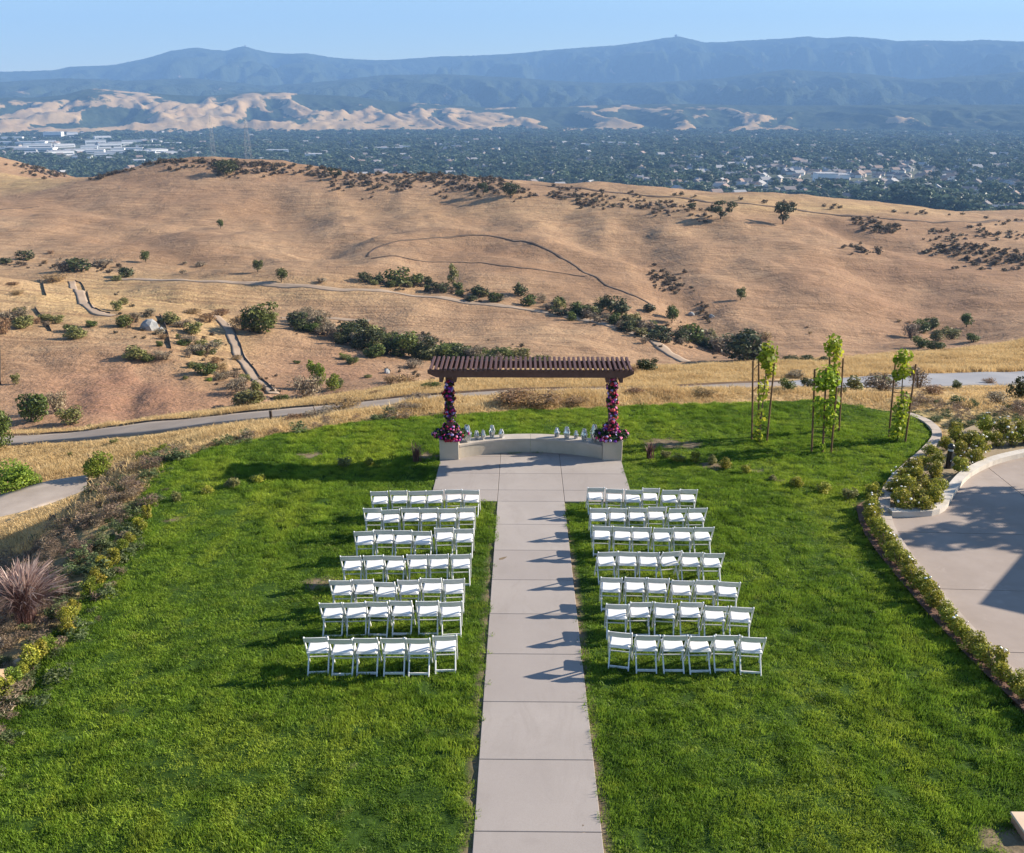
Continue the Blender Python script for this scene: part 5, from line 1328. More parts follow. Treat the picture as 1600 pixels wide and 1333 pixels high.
x = CO[0] + rr_ * np.sin(az); y = rr_ * np.cos(az)
sd = poly_sd(PLATEAU, x, y); zz = ground(x, y)
ppx, ppy, dd = project(np.stack([x, y, zz], -1))
ROADS = [(ROAD_L, 1.42), (R2_L, 2.75), (LP_L, 1.6)]
ok = (sd > 0.05) & (ppx > -60) & (ppx < 1660) & (ppy > 480) & (ppy < 900) & ~((ppx < 330) & (ppy > 905 - 0.42 * ppx - 20) & (sd < 5.5))
dist_near_road = np.full(N, 99.0)
for Lr, hw in ROADS:
    for i in range(0, N, 6000):
        d2 = np.min((x[i:i + 6000, None] - Lr[None, ::2, 0]) ** 2 + (y[i:i + 6000, None] - Lr[None, ::2, 1]) ** 2, 1)
        dd_ = np.sqrt(d2); ok[i:i + 6000] &= dd_ > hw + np.where(y[i:i + 6000] < Lr[np.argmin((x[i:i + 6000, None] - Lr[None, ::2, 0]) ** 2 + (y[i:i + 6000, None] - Lr[None, ::2, 1]) ** 2, 1) * 2, 1], 0.55, 0.15); dist_near_road[i:i + 6000] = np.minimum(dist_near_road[i:i + 6000], dd_ - hw)
# keep only ground on the near side of the gully
ok &= zz > -12.5
ok &= ~((ppx > 1400) & (ppy > 612) & (g.uniform(0, 1, N) < 0.75))
x, y, zz, sd, dnr = x[ok], y[ok], zz[ok], sd[ok], dist_near_road[ok]
hs = np.clip(0.6 + 0.9 * (fbm(x / 2.5, y / 2.5, 3, 15) + 0.25), 0.35, 1.6) * (0.5 + 0.5 * sstep(0, 2.0, sd)) * (1 + 0.5 * np.exp(-(dnr / 1.0) ** 2) * (y > 44)) * np.where(dnr < 2.5, np.where(zz > np.interp(x, ROAD_L[:, 0], ROAD_L[:, 2]), 0.5, 1.0), 1.0) * np.where((x > 6) & (y < 50), 0.6, 1.0)
s2 = g.uniform(0.8, 1.3, len(x))
scatter('dry_grass', np.stack([x, y, zz - 0.02], -1), np.stack([g.uniform(-.2, .2, len(x)), g.uniform(-.2, .2, len(x)), g.uniform(0, 6.28, len(x))], -1), np.stack([s2, s2, hs * 0.72], -1), straw, 'tall dry straw grass on the banks by the cart road', g.integers(0, 4, len(x)))
# ---- weeds and ground cover on the left bank and the rough ground at the right
M_WEED = leafmat('weed_leaves', (0.050, 0.075, 0.028), (0.115, 0.150, 0.058), (0.22, 0.25, 0.11), 0.3)
M_DRYW = leafmat('dry_weeds', (0.11, 0.078, 0.055), (0.23, 0.165, 0.115), (0.40, 0.31, 0.22), 0.25)
wd = [proto('weed', leaf_cloud('weed', lobes_for(40 + i, 4), 330, 0.048, 80 + i), M_WEED) for i in range(2)] + [proto('dry_weed', leaf_cloud('dry_weed', lobes_for(46 + i, 4), 300, 0.055, 90 + i, aspect=0.25), M_DRYW) for i in range(2)]
N = 22000
x = g.uniform(-22, 24, N); y = g.uniform(6, 40, N); sd = poly_sd(PLATEAU, x, y); zz = ground(x, y)
ppx, ppy, dd = project(np.stack([x, y, zz], -1))
lft = (x < 0) & (sd > -0.7) & (sd < 5.2) & (ppx > -60) & (ppx < 300 + 40 * fbm(x, y, 2, 6)) & (ppy > 690)
for i in range(0, N, 6000):
    d2 = np.min((x[i:i + 6000, None] - LP_L[None, :, 0]) ** 2 + (y[i:i + 6000, None] - LP_L[None, :, 1]) ** 2, 1); lft[i:i + 6000] &= d2 > 1.9 ** 2
top = (x < 2) & (sd > -0.3) & (sd < 0.7) & (ppx < 700) & (ppy < 730) & (g.uniform(0, 1, N) < 0.5)
rgt = (x > 8) & (sd > -2.2) & (sd < 2.4) & (ppx > 1405) & (ppx < 1660) & (poly_sd(LAWN, x, y) > 0.2) & (ppy < 668) & (g.uniform(0, 1, N) < 0.55)
ok = lft | top | rgt
x, y, zz, sd = x[ok], y[ok], zz[ok], sd[ok]
s2 = np.clip(g.lognormal(-1.4, 0.42, len(x)), 0.1, 0.6)
kidx = np.where(fbm(x / 2.2, y / 2.2, 3, 88) + g.normal(size=len(x)) * 0.25 + 0.22 * np.clip(sd, -1, 4) > 0.05, 2, 0) + g.integers(0, 2, len(x))
scatter('bank_weeds', np.stack([x, y, zz - 0.02], -1), np.stack([0 * x, 0 * x, g.uniform(0, 6.28, len(x))], -1), np.stack([s2 * 1.5, s2 * 1.5, s2], -1), wd, 'weeds and ground cover on the banks', kidx)

# ================================================================== GARDEN PLANTS
def blossoms(seed, n, mat, rad=0.055):
    g_ = np.random.default_rng(seed); P_ = []
    for i in range(n):
        a = g_.uniform(0, 6.28); el = g_.uniform(0.1, 1.4); d = np.array([math.cos(a) * math.cos(el), math.sin(a) * math.cos(el), math.sin(el)])
        P_.append((np.array([0, 0, 0.45]) + d * np.array([0.42, 0.42, 0.45]), d))
    me = bloom_mesh('blossom', P_, rad, seed); me.materials.append(mat); return me
M_WHITE = simple('white_petals', (0.78, 0.76, 0.70), (0.82, 0.80, 0.76), 9, 0.6)
BLS = [blossoms(70 + i, 3 + i, M_WHITE, 0.045) for i in range(4)]
C = np.array([pl(*p) for p in [(1361, 789), (1362, 815), (1374, 843), (1398, 878), (1428, 916), (1462, 955), (1496, 994), (1530, 1028), (1565, 1062), (1605, 1098), (1650, 1140)]])
L = polyline(C, 0.05); cum = np.concatenate([[0], np.cumsum(np.linalg.norm(np.diff(L[:, :2], axis=0), axis=1))])
n = 30
for i in range(n):
    k = int(np.searchsorted(cum, cum[-1] * (i + 0.5) / n)); k = min(k, len(L) - 1)
    w = random.uniform(0.50, 0.66); q = L[k]
    bush((q[0] + random.uniform(-.04, .04), q[1] + random.uniform(-.04, .04), lawn_z(q[0], q[1]) + 0.01), w, w * random.uniform(0.80, 1.05), 'rose', 'mid', 'rose_bush', 'low rose bush in the mulch strip, %s from its far end' % ORD[i], 'rose bush', 'rose bushes in the mulch strip', flowers=BLS[i % 4] if i % 4 == 0 else None)
BED = [(1412, 797), (1440, 798), (1404, 783), (1430, 786), (1456, 785), (1398, 768), (1420, 770), (1448, 768), (1465, 766), (1410, 753), (1434, 755), (1424, 740), (1458, 744), (1440, 728), (1464, 724), (1452, 710), (1500, 738), (1520, 722), (1502, 712), (1478, 700), (1528, 706), (1495, 690), (1515, 692), (1540, 690), (1490, 678), (1558, 695), (1580, 693), (1600, 690), (1566, 678), (1592, 676), (1540, 674), (1620, 690)]
BED.sort(key=lambda p: (p[1]))
for i, (px, py) in enumerate(BED):
    q = pl(px, py + 3); w = random.uniform(0.62, 0.86)
    bush((q.x, q.y, q.z), w, w * random.uniform(0.75, 0.98), 'rose', 'mid', 'rose_shrub', 'leafy rose shrub in the kerbed bed, %s counting from its far side' % ORD[i], 'rose bush', 'rose shrubs in the kerbed bed', flowers=BLS[i % 4] if i % 3 == 0 else None)
RROW = [(1040, 714), (1060, 720), (1086, 722), (1112, 724), (1135, 731), (1166, 739), (1207, 750), (1243, 760), (1284, 769), (1326, 779), (1366, 776)]
for i, (px, py) in enumerate(RROW):
    q = pl(px, py); w = random.uniform(0.46, 0.66)
    bush((q.x, q.y, q.z - 0.04), w * random.uniform(0.8, 1.25), w * random.uniform(0.55, 0.95), 'rose' if i % 3 else 'olive', 'mid', 'young_shrub', 'young shrub in the row right of the pergola, %s from the pergola' % ORD[i], 'shrub', 'young shrubs in the lawn at the right')
LROW = [(578, 726), (538, 729), (405, 753), (365, 762), (324, 772), (277, 784)]
for i, (px, py) in enumerate(LROW):
    q = pl(px, py); w = random.uniform(0.46, 0.62)
    bush((q.x, q.y, q.z - 0.04), w * random.uniform(0.8, 1.25), w * random.uniform(0.55, 0.95), 'olive' if i % 2 else 'rose', 'mid', 'young_shrub', 'young shrub in the row left of the pergola, %s from the pergola' % ORD[i], 'shrub', 'young shrubs in the lawn at the left')
LEDGE = [(236, 792), (230, 812), (220, 828), (204, 848), (192, 862), (178, 882), (164, 892), (150, 912), (140, 925), (118, 955), (108, 972), (104, 990), (78, 1018), (62, 1026), (50, 1040), (36, 1052), (24, 1070), (8, 1092)]
for i, (px, py) in enumerate(LEDGE):
    q = pl(px, py); w = random.uniform(0.36, 0.56)
    bush((q.x, q.y, q.z - 0.03), w, w * random.uniform(0.8, 1.2), 'rose' if i % 4 else 'bright', 'mid', 'edge_shrub', 'small yellow-green shrub on the left lawn edge, %s from the far end' % ORD[i], 'shrub', 'small shrubs along the left lawn edge')
# purple fountain grass and flax
def spray(name, n, h, w, spread, seed, plume=False):
    g_ = np.random.default_rng(seed); V = []; Fs = []; vv = []
    for i in range(n):
        a = g_.uniform(0, 6.28); L_ = h * g_.uniform(0.7, 1.1); out = spread * g_.uniform(0.15, 1.0); b0 = np.array([g_.normal() * 0.06, g_.normal() * 0.06, -0.02]) * h; d = np.array([math.cos(a), math.sin(a), 0]); s_ = np.array([-d[1], d[0], 0])
        vr = g_.uniform(0, 1); base = len(V); seg_ = 5
        for k in range(seg_ + 1):
            u = k / seg_; p = b0 + d * out * u ** 1.8 + np.array([0, 0, L_ * (u - 0.42 * u ** 3 * (out / spread) ** 1.5)])
            ww = w * ((1 - u) * 0.8 + 0.2) if not plume else w * (0.25 if u < 0.6 else 2.0 * math.sin((u - 0.6) / 0.4 * math.pi * 0.93 + 0.15) + 0.3)
            V += [p - s_ * ww, p + s_ * ww + np.array([0, 0, ww * 0.5])]; vv += [vr, vr]
        for k in range(seg_): Fs.append((base + 2 * k, base + 2 * k + 1, base + 2 * k + 3, base + 2 * k + 2))
    return np_mesh(name, np.array(V), np.array(Fs), False, {'v': np.array(vv)})
M_PLUME = leafmat('plumes', (0.30, 0.19, 0.17), (0.46, 0.33, 0.29), (0.66, 0.52, 0.45), 0.45)
P = hit(42, 968); s_ = px_size(P, 104)
fg = empty('fountain_grass', P, 0.4, (s_, s_, s_)); tag(fg, 'big purple fountain grass with pale plumes on the left bank', 'ornamental grass')
link('blades', spray('blades', 1500, 0.78, 0.0034, 0.72, 5), fg, LM['purple']); link('plumes', spray('plumes', 320, 1.0, 0.0042, 0.72, 6, True), fg, M_PLUME)
for (px, py, wpx, lab) in [(651, 722, 36, 'spiky dark flax plant left of the left pedestal'), (1015, 717, 32, 'spiky dark flax plant right of the right pedestal')]:
    q = pl(px, py); s_ = wpx / 50.0
    fx = empty('flax_plant', q, 0.3, (s_, s_, s_)); tag(fx, lab, 'plant', 'flax plants beside the pedestals')
    link('blades', spray('blades', 70, 1.0, 0.028, 0.42, int(px)), fx, LM['purple'])
    MB().lathe([(0.12, -0.03), (0.10, 0.06), (0.04, 0.1)], 8).build('crown_base', M_BARK, fx)
# boulders and pale utility cover low at the left edge
for px, py, wpx, hpx, mt, lab in [(6, 1062, 46, 32, M_TROCK, 'tan sandstone boulder at the lower left edge of the lawn'), (30, 1036, 20, 10, M_TROCK, 'flat tan stone above the sandstone boulder'), (0, 1010, 14, 24, M_GROCK, 'pale grey boulder at the left edge beside the fountain grass'), (35, 1076, 9, 8, M_GROCK, 'small white stone at the lower left lawn edge'), (108, 998, 5, 4, M_GROCK, 'tiny white stone on the left lawn edge')]:
    P = hit(px, py); w = px_size(P, wpx) / 2
    me = rock_mesh(int(px + py)); me.materials.append(mt)
    o = link('edge_boulder', me); o.location = (P[0], P[1], P[2] + w * 0.15); o.scale = (w, w * 0.9, px_size(P, hpx) * 0.7); o.rotation_euler = (0.1, 0.1, px)
    tag(o, lab, 'boulder')
# ---- staked young trees
M_STK = simple('stake_wood', (0.13, 0.070, 0.040), (0.20, 0.115, 0.065), 8, 0.85, 0.3)
M_TIE = simple('tie_strap', (0.03, 0.022, 0.018), (0.05, 0.035, 0.03), 5, 0.9)
TREES = [('leftmost', (1186, 690), [((1175, 688), (1176.5, 564)), ((1185.4, 684), (1185.5, 553)), ((1198, 691), (1210, 568))], [((1200, 556), 32, 48, 1.0), ((1202, 580), 22, 26, 0.7), ((1188, 560), 14, 16, 0.4), ((1184, 680), 16, 26, 0.6), ((1193, 610), 20, 50, 0.35), ((1188, 650), 18, 40, 0.3)]),
         ('nearest', (1284, 706), [((1268.5, 705), (1273, 577)), ((1285.8, 706.4), (1291, 575)), ((1298.7, 707), (1309, 583))], [((1290, 590), 38, 40, 1.0), ((1282, 604), 26, 24, 0.7), ((1301, 598), 24, 34, 0.7), ((1280, 640), 26, 50, 0.6), ((1296, 648), 24, 60, 0.6), ((1285, 697), 9, 14, 0.3)]),
         ('tallest', (1303, 675), [((1299.6, 675), (1296, 558)), ((1311, 674.8), (1317.5, 560))], [((1301, 540), 26, 36, 1.0), ((1308, 552), 18, 28, 0.6), ((1303, 580), 20, 44, 0.5), ((1303, 625), 20, 50, 0.4), ((1298, 668), 20, 30, 0.6)]),
         ('rightmost', (1402, 689), [((1388.7, 684), (1399, 568)), ((1414.6, 690), (1431, 569))], [((1411, 560), 28, 32, 1.0), ((1403, 585), 24, 22, 0.8), ((1415, 582), 24, 24, 0.6), ((1408, 640), 28, 66, 0.6), ((1402, 674), 26, 28, 0.9)])]
for ti, (nm_, base, stakes, lob) in enumerate(TREES):
    q = pl(*base)
    stand = empty('tree_stakes', q); tag(stand, 'brown timber stakes with cross ties round the %s young tree' % nm_, 'stakes', 'stakes round the young trees')
    tops = []
    for (b_, t_) in stakes:
        B = pl(*b_); Tt = Vector(at_depth(float(t_[0]), float(t_[1]), B.y + 0.02)); tops.append((B, Tt))
        wp(MB().tube([B - Vector((0, 0, 0.1)), B.lerp(Tt, 0.5), Tt], [0.030, 0.030, 0.028], 8).build('stake', M_STK), stand)
    for f_ in (0.18, 0.30, 0.62, 0.88):
        for i in range(len(tops) - 1):
            a = tops[i][0].lerp(tops[i][1], f_); b = tops[i + 1][0].lerp(tops[i + 1][1], f_)
            wp(MB().tube([a, b], 0.012, 5).build('cross_tie', M_TIE), stand)
    r = empty('young_tree', q); tag(r, '%s of the four staked young trees with yellow-green leaves' % nm_, 'tree', 'staked young trees')
    lobes = []
    for (c_, wpx, hpx, dens) in lob:
        cc = at_depth(float(c_[0]), float(c_[1]), q.y) - np.array(q)
        rx = wpx / 2 * float(project(np.array(q))[2]) / F_PX; rz_ = hpx / 2 * float(project(np.array(q))[2]) / F_PX
        lobes.append((cc, (rx, rx, rz_), dens))
    top = max(l[0][2] for l in lobes); tx = lobes[0][0][0]
    tb = MB(); tb.tube([(0, 0, -0.05), (0.1 * tx, 0.02, top * 0.35), (0.6 * tx, 0, top * 0.75), (tx, 0, top)], [0.028, 0.024, 0.018, 0.008], 7)
    for l in lobes:
        for k in range(4):
            e = l[0] + np.array([random.uniform(-1, 1) * l[1][0], random.uniform(-1, 1) * l[1][1], random.uniform(-.5, .8) * l[1][2]]) * 0.7
            tb.tube([(l[0][0] * 0.6, 0, max(0.05, l[0][2] - l[1][2] * 0.5)), e], [0.010, 0.004], 4)
    tb.build('trunk', M_BARK, r)
    # sparse big leaves
    parts = [leaf_cloud('crown', [(l[0], l[1])], int(230 * l[2] * max(0.35, l[1][0] * l[1][2] / 0.16)), 0.075, 900 + ti * 10 + i, shell=0.15, up=0.4, aspect=0.7) for i, l in enumerate(lobes)]
    bm = bmesh.new()
    for m_ in parts: bm.from_mesh(m_)
    me = bpy.data.meshes.new('crown'); bm.to_mesh(me); bm.free()
    link('crown', me, r, LM['maple'])
# ---- what stands beyond the right edge and throws its shade over the drive
tm = tree_meshes('green', 777, 2600, 0.032, 0.50, 0.42, 0.03)
tree((22.2, 24.2, lawn_z(22, 24)), 6.3, tm, 'drive_tree', 'leafy tree beyond the drive whose shade falls on it', None, 0.8)
C0 = Vector((16.9, 19.3)); ea = Vector((0.68, 0.73)); eb = Vector((0.85, -0.53))
gh = empty('gatehouse', (19.5, 19.5, lawn_z(19, 19))); tag(gh, 'small plastered gatehouse beyond the drive', 'building')
poly = [C0 + ea * 0.25 + eb * 0.25, C0 + eb * 4.5 + ea * 0.25, C0 + eb * 4.5 + ea * 4.2, C0 + ea * 4.2 + eb * 0.25]
wp(MB().prism([tuple(p) for p in poly], -1.0, 2.7).build('wall', M_PLA), gh)
poly = [C0, C0 + eb * 4.75, C0 + eb * 4.75 + ea * 4.45, C0 + ea * 4.45]
wp(MB().prism([tuple(p) for p in poly], 2.7, 2.95).build('roof', simple('roof_tile', (0.25, 0.12, 0.08))), gh)
# ================================================================== THE TOWN IN THE VALLEY
def on_valley(px, py):
    d = rays(px, py); t_ = (ZV - CO[2]) / d[..., 2]
    return CO + d * np.asarray(t_)[..., None]
g = np.random.default_rng(2024)
LM['town'] = leafmat('town_tree', (0.045, 0.072, 0.040), (0.095, 0.132, 0.070), (0.165, 0.20, 0.11), 0.3, vary=0.6)
def town_tree(seed, tall):
    g_ = np.random.default_rng(seed); L = []
    for i in range(6):
        a = g_.uniform(0, 6.28); r_ = g_.uniform(0.1, 0.33) * (0.6 if tall else 1)
        L.append(((r_ * math.cos(a), r_ * math.sin(a), g_.uniform(0.35, 0.8)), (0.22 * (0.6 if tall else 1),) * 2 + (0.2,)))
    L.append(((0, 0, 0.5), (0.30 * (0.6 if tall else 1),) * 2 + (0.36,)))
    return leaf_cloud('crown', L, 110, 0.13, seed, shell=0.5, up=0.35, aspect=0.8)
TT = [town_tree(60 + i, i == 2) for i in range(3)]
for m_ in TT: m_.materials.append(LM['town'])
trk = MB().tube([(0, 0, -0.05), (0, 0, 0.5)], [0.04, 0.025], 5).mesh('trunk'); trk.materials.append(M_BARK)
# houses
M_WIN = simple('dark_glazing', (0.06, 0.08, 0.10), (0.10, 0.12, 0.14), 0.1, 0.3)
def house_mesh():
    w = MB().box((0, 0, 0.13), (1.0, 0.72, 0.26)).mesh('wall')
    rf = MB().add([(-0.54, -0.42, 0.26), (0.54, -0.42, 0.26), (0.54, 0.42, 0.26), (-0.54, 0.42, 0.26), (-0.54, 0, 0.46), (0.54, 0, 0.46)], [(0, 1, 5, 4), (2, 3, 4, 5), (1, 2, 5), (3, 0, 4), (3, 2, 1, 0)]).mesh('roof')
    gr = MB().box((0.30, -0.44, 0.11), (0.34, 0.20, 0.22)).mesh('garage')
    return w, rf, gr
t = NT('house_wall'); M_HW = t.principled(t.ramp(t.rnd(), [(0.0, (0.62, 0.58, 0.52)), (0.4, (0.72, 0.71, 0.69)), (0.7, (0.50, 0.44, 0.38)), (1.0, (0.66, 0.67, 0.70))], 'CONSTANT'), 0.9)
t = NT('house_roof'); M_HR = t.principled(t.ramp(t.rnd(), [(0.0, (0.22, 0.19, 0.18)), (0.3, (0.30, 0.22, 0.18)), (0.55, (0.36, 0.35, 0.35)), (0.8, (0.17, 0.16, 0.165))], 'CONSTANT'), 0.9)
hch = MB().box((0.22, 0.1, 0.46), (0.07, 0.07, 0.16)).mesh('chimney'); hch.materials.append(M_HW)
hwi = MB().box((-0.18, -0.365, 0.14), (0.3, 0.02, 0.11)).mesh('window')
hw, hr, hg = house_mesh(); hw.materials.append(M_HW); hr.materials.append(M_HR); hg.materials.append(M_HW)
HS = []
while len(HS) < 295:
    u = g.uniform()
    if u < 0.55: px, py = g.uniform(1050, 1620), g.uniform(246, 335)
    elif u < 0.75: px, py = g.uniform(1000, 1620), g.uniform(255, 300)
    elif u < 0.9: px, py = g.uniform(820, 1200), g.uniform(240, 300)
    else: px, py = g.uniform(450, 900), g.uniform(222, 262)
    crest = np.interp(px, [400, 640, 800, 950, 1100, 1200, 1400, 1560, 1700], [255, 271, 282, 290, 301, 309, 323, 343, 356])
    if py > crest - 3: continue
    q = on_valley(px, py)
    if any((q[0] - h_[0]) ** 2 + (q[1] - h_[1]) ** 2 < 20 ** 2 for h_ in HS): continue
    HS.append(q)
for i, q in enumerate(HS):
    s_ = g.uniform(14, 22)
    z_ = float(valley_z(q[0], q[1]))
    r = empty('house', (q[0], q[1], z_ - 0.3), g.choice([0.3, 0.3 + math.pi / 2, -0.5, -0.5 + math.pi / 2]) + g.normal() * 0.15, (s_, s_, s_ * g.uniform(0.9, 1.4)))
    wl = link('wall', hw, r); rl = link('roof', hr, r); link('garage', hg, r)
    link('window', hwi, wl, M_WIN); link('chimney', hch, rl)
    tag(r, 'small pale house among trees in the far valley', 'house', 'houses in the valley')
# the many smaller and farther houses, as one mass of roofs
hb_ = bmesh.new()
for m_, k_ in ((hw, 0), (hr, 1)):
    n0 = len(hb_.faces); hb_.from_mesh(m_); hb_.faces.ensure_lookup_table()
    for f_ in hb_.faces[n0:]: f_.material_index = k_
hm_ = bpy.data.meshes.new('town_house'); hb_.to_mesh(hm_); hb_.free(); hm_.materials.append(M_HW); hm_.materials.append(M_HR)
nh = 1300
hpx = g.uniform(-60, 1660, nh); hpy = 208 + 135 * g.uniform(0, 1, nh) ** 1.4
hq = on_valley(hpx, hpy); hcl = fbm(hq[:, 0] / 350, hq[:, 1] / 350, 3, 55)
hq = hq[(hcl > -0.08)]
if len(hq):
    sz_ = g.uniform(13, 20, len(hq))
    scatter('town_houses', np.column_stack([hq[:, :2], valley_z(hq[:, 0], hq[:, 1]) + 0.4]), np.stack([0 * sz_, 0 * sz_, g.choice([0.3, 1.87, -0.5, 1.07], len(hq))], -1), np.stack([sz_, sz_, sz_ * 1.35], -1), [bpy.data.objects.new('town_house_form', hm_)], 'many small pale houses scattered through the far valley')
# long pale commercial buildings at the left of the valley
M_WH = simple('white_panel', (0.72, 0.72, 0.74), (0.80, 0.80, 0.80), 0.1, 0.8)
M_GRF = simple('pale_roof', (0.34, 0.34, 0.36), (0.46, 0.45, 0.45), 0.1, 0.8)
def block(px, py, wpx, h, depth, label, group='pale buildings in the valley', rz=0.0, name='warehouse', Dscale=1.0):
    q = on_valley(px, py); w = px_size(q, wpx); z_ = float(valley_z(q[0], q[1]))
    r = empty(name, (q[0], q[1], z_ - 0.5), math.atan2(-q[0], q[1]) + rz); tag(r, label, 'building', group)
    wl = MB().box((0, 0, h / 2), (w, depth, h)).build('wall', M_WH, r)
    MB().box((0, 0, h + 0.35), (w + 0.8, depth + 0.8, 0.7)).build('roof', M_GRF, r)
    MB().box((0, -depth / 2 - 0.06, h * 0.45), (w * 0.9, 0.2, h * 0.22)).build('window_band', M_WIN, wl)
BLK = [(35, 226, 70, 9), (10, 237, 60, 9), (55, 238, 60, 9), (85, 217, 26, 20), (114, 216, 16, 18), (100, 230, 30, 8), (125, 240, 44, 9), (150, 226, 30, 12), (172, 231, 34, 12), (150, 240, 26, 8), (192, 228, 40, 9), (215, 224, 44, 8), (200, 243, 60, 9), (232, 231, 36, 8), (228, 243, 30, 8), (180, 252, 24, 8), (215, 256, 22, 8), (245, 238, 26, 8), (130, 251, 26, 8), (255, 252, 24, 7),
       (545, 238, 50, 8), (600, 236, 60, 8), (430, 240, 40, 8), (490, 246, 26, 7), (960, 228, 34, 9), (985, 230, 20, 8), (640, 234, 30, 8), (700, 230, 26, 7), (915, 229, 14, 7), (510, 258, 30, 7), (20, 219, 30, 9), (60, 231, 40, 10), (95, 244, 36, 9), (160, 218, 24, 9), (140, 234, 24, 10), (208, 236, 30, 9), (236, 222, 30, 8), (185, 238, 20, 10), (165, 246, 30, 9), (265, 244, 20, 8), (270, 228, 24, 8), (75, 224, 24, 9), (300, 236, 26, 7), (45, 246, 30, 9)]
BLK.sort()
for i, (px, py, wpx, h) in enumerate(BLK):
    block(px, py, wpx, h * 1.35, g.uniform(28, 60), 'pale flat-roofed building in the valley, %s from the left' % ORD[i], rz=g.normal() * 0.12)
block(1288, 288, 30, 17, 40, 'larger of two cream halls side by side in the right valley', None, 0.25, 'hall')
block(1312, 288, 20, 15, 36, 'smaller of two cream halls side by side in the right valley', None, 0.25, 'hall')
# trees: the biggest ones singly, the rest as one wood
N = 62000
px = g.uniform(-120, 1720, N); dep = g.uniform(0, 1, N)
D = 1180 * (5900 / 1180.0) ** (dep ** 0.92)
dd = rays(px, np.full(N, 300.0)); k = D / dd[:, 1]
x = CO[0] + dd[:, 0] * k; y = D
ppx, ppy, zz = project(np.stack([x, y, np.full(N, ZV)], -1))
crest = np.interp(ppx, [-100, 0, 130, 200, 290, 380, 500, 640, 800, 950, 1100, 1200, 1400, 1560, 1700], [248, 250, 284, 262, 249, 250, 262, 272, 283, 291, 302, 310, 324, 344, 358])
dens = fbm(x / 320, y / 420, 4, 14)
opn = np.zeros(N)
opn += 0.72 * np.exp(-((ppx - 120) / 170) ** 2 - ((ppy - 234) / 17) ** 2) + 0.50 * np.exp(-((ppx - 1430) / 280) ** 2 - ((ppy - 285) / 36) ** 2) + 0.25 * np.exp(-((ppx - 1050) / 200) ** 2 - ((ppy - 265) / 22) ** 2) + 0.35 * np.exp(-((ppx - 580) / 110) ** 2 - ((ppy - 237) / 5) ** 2)
keep = (ppy < crest + 4) & (dens + 0.40 - opn + g.normal(size=N) * 0.12 > 0.0)
hx = np.array(HS)
near_house = np.zeros(N, bool)
for i in range(0, N, 6000):
    near_house[i:i + 6000] = (np.min((x[i:i + 6000, None] - hx[None, :, 0]) ** 2 + ((y[i:i + 6000, None] + 7) - hx[None, :, 1]) ** 2, 1) < 15 ** 2)
keep &= ~near_house
x, y, ppy = x[keep], y[keep], ppy[keep]
hgt = np.clip(g.lognormal(2.22, 0.32, len(x)), 5, 22); wid = hgt * g.uniform(1.0, 1.9, len(x)) * (1 + 0.6 * sstep(1800, 4500, y))
vz = valley_z(x, y)
app = hgt / np.hypot(x, y)
order = np.argsort(-app)
single = order[:290]; rest = order[290:]
for j, i in enumerate(single):
    r = empty('valley_tree', (x[i], y[i], vz[i] - 0.2), g.uniform(0, 6.28), (wid[i], wid[i], hgt[i]))
    link('crown', TT[j % 3], r); link('trunk', trk, r)
    tag(r, 'dark round tree among the valley houses', 'tree', 'larger trees among the valley houses')
tprot = []
for i, m_ in enumerate(TT): tprot.append(bpy.data.objects.new('valley_tree_form', m_))
nrest = len(rest)
scatter('valley_woodland', np.stack([x[rest], y[rest], vz[rest] - 0.2], -1), np.stack([np.zeros(nrest), np.zeros(nrest), g.uniform(0, 6.28, nrest)], -1), np.stack([wid[rest], wid[rest], hgt[rest]], -1), tprot, 'mass of dark trees filling the valley', g.integers(0, 3, nrest))
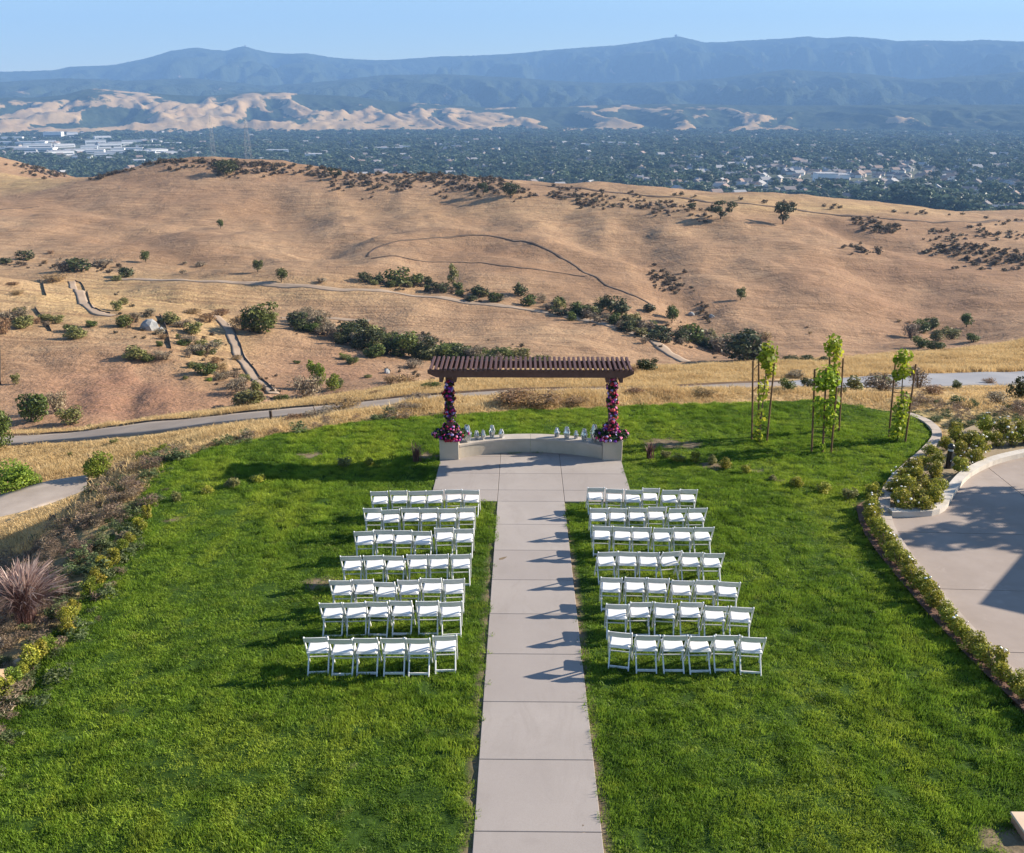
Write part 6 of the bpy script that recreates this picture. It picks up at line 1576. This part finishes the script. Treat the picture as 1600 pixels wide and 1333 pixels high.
# lattice power pylons just behind the ridge
M_STEEL = simple('galvanised_steel', (0.30, 0.31, 0.33), (0.36, 0.37, 0.38), 0.2, 0.6)
for (px, topy, D_, lab) in [(383, 186, 660, 'tall lattice power pylon rising behind the ridge'), (327, 178, 900, 'fainter lattice power pylon left of the taller one')]:
    top = at_depth(float(px), float(topy), float(D_)); zb = float(ground(top[0], top[1])); H_ = top[2] - zb
    r = empty('power_pylon', (top[0], top[1], zb)); tag(r, lab, 'pylon', 'power pylons')
    lw = 0.05
    def wid_(u): return 3.6 * (1 - u) + 0.7 * u if u < 0.75 else 1.3 * (1 - (u - .75) / .25) + 0.3
    lv = [0, .16, .30, .42, .52, .61, .69, .76, .83, .90, 1.0]
    legs = MB(); br = MB()
    for a, b in zip(lv[:-1], lv[1:]):
        ca = [(sx * wid_(a), sy * wid_(a), a * H_) for sx, sy in ((-1, -1), (1, -1), (1, 1), (-1, 1))]; cb = [(sx * wid_(b), sy * wid_(b), b * H_) for sx, sy in ((-1, -1), (1, -1), (1, 1), (-1, 1))]
        for q in range(4):
            legs.tube([ca[q], cb[q]], lw, 4); br.tube([ca[q], cb[(q + 1) % 4]], lw * 0.6, 4); br.tube([ca[(q + 1) % 4], cb[q]], lw * 0.6, 4)
    legs.build('tower_legs', M_STEEL, r); br.build('bracing', M_STEEL, r)
    for u, ln in ((0.72, 6.5), (0.82, 5.5), (0.92, 4.5)):
        for s_ in (-1, 1):
            MB().tube([(0, 0, u * H_ - 0.8), (s_ * ln, 0, u * H_)], 0.045, 4).tube([(0, 0, u * H_ + 0.9), (s_ * ln, 0, u * H_)], 0.04, 4).build('cross_arm', M_STEEL, r)
# square tower and mast on the highest summit
sk = skyline(MTN_SKY, 12200)
for px, w_, h_, lab, nm_ in [(1056, 26, 20, 'square concrete tower on the highest summit', 'summit_tower'), (382, 16, 10, 'small mast building on the left summit', 'summit_station')]:
    d = at_depth(float(px), 58.0, 12200.0); a_ = math.atan2(d[0], d[1]); z_ = float(sk(a_)) * 12200
    r = empty(nm_, (12200 * math.sin(a_), 12200 * math.cos(a_), z_ - 12)); tag(r, lab, 'tower')
    MB().box((0, 0, h_ / 2 + 6), (w_, w_, h_ + 12)).build('shaft', simple('concrete_tower', (0.35, 0.34, 0.33)), r)
    MB().box((0, 0, h_ + 14), (w_ * 0.4, w_ * 0.4, 6)).build('roof_hut', M_STEEL, r)
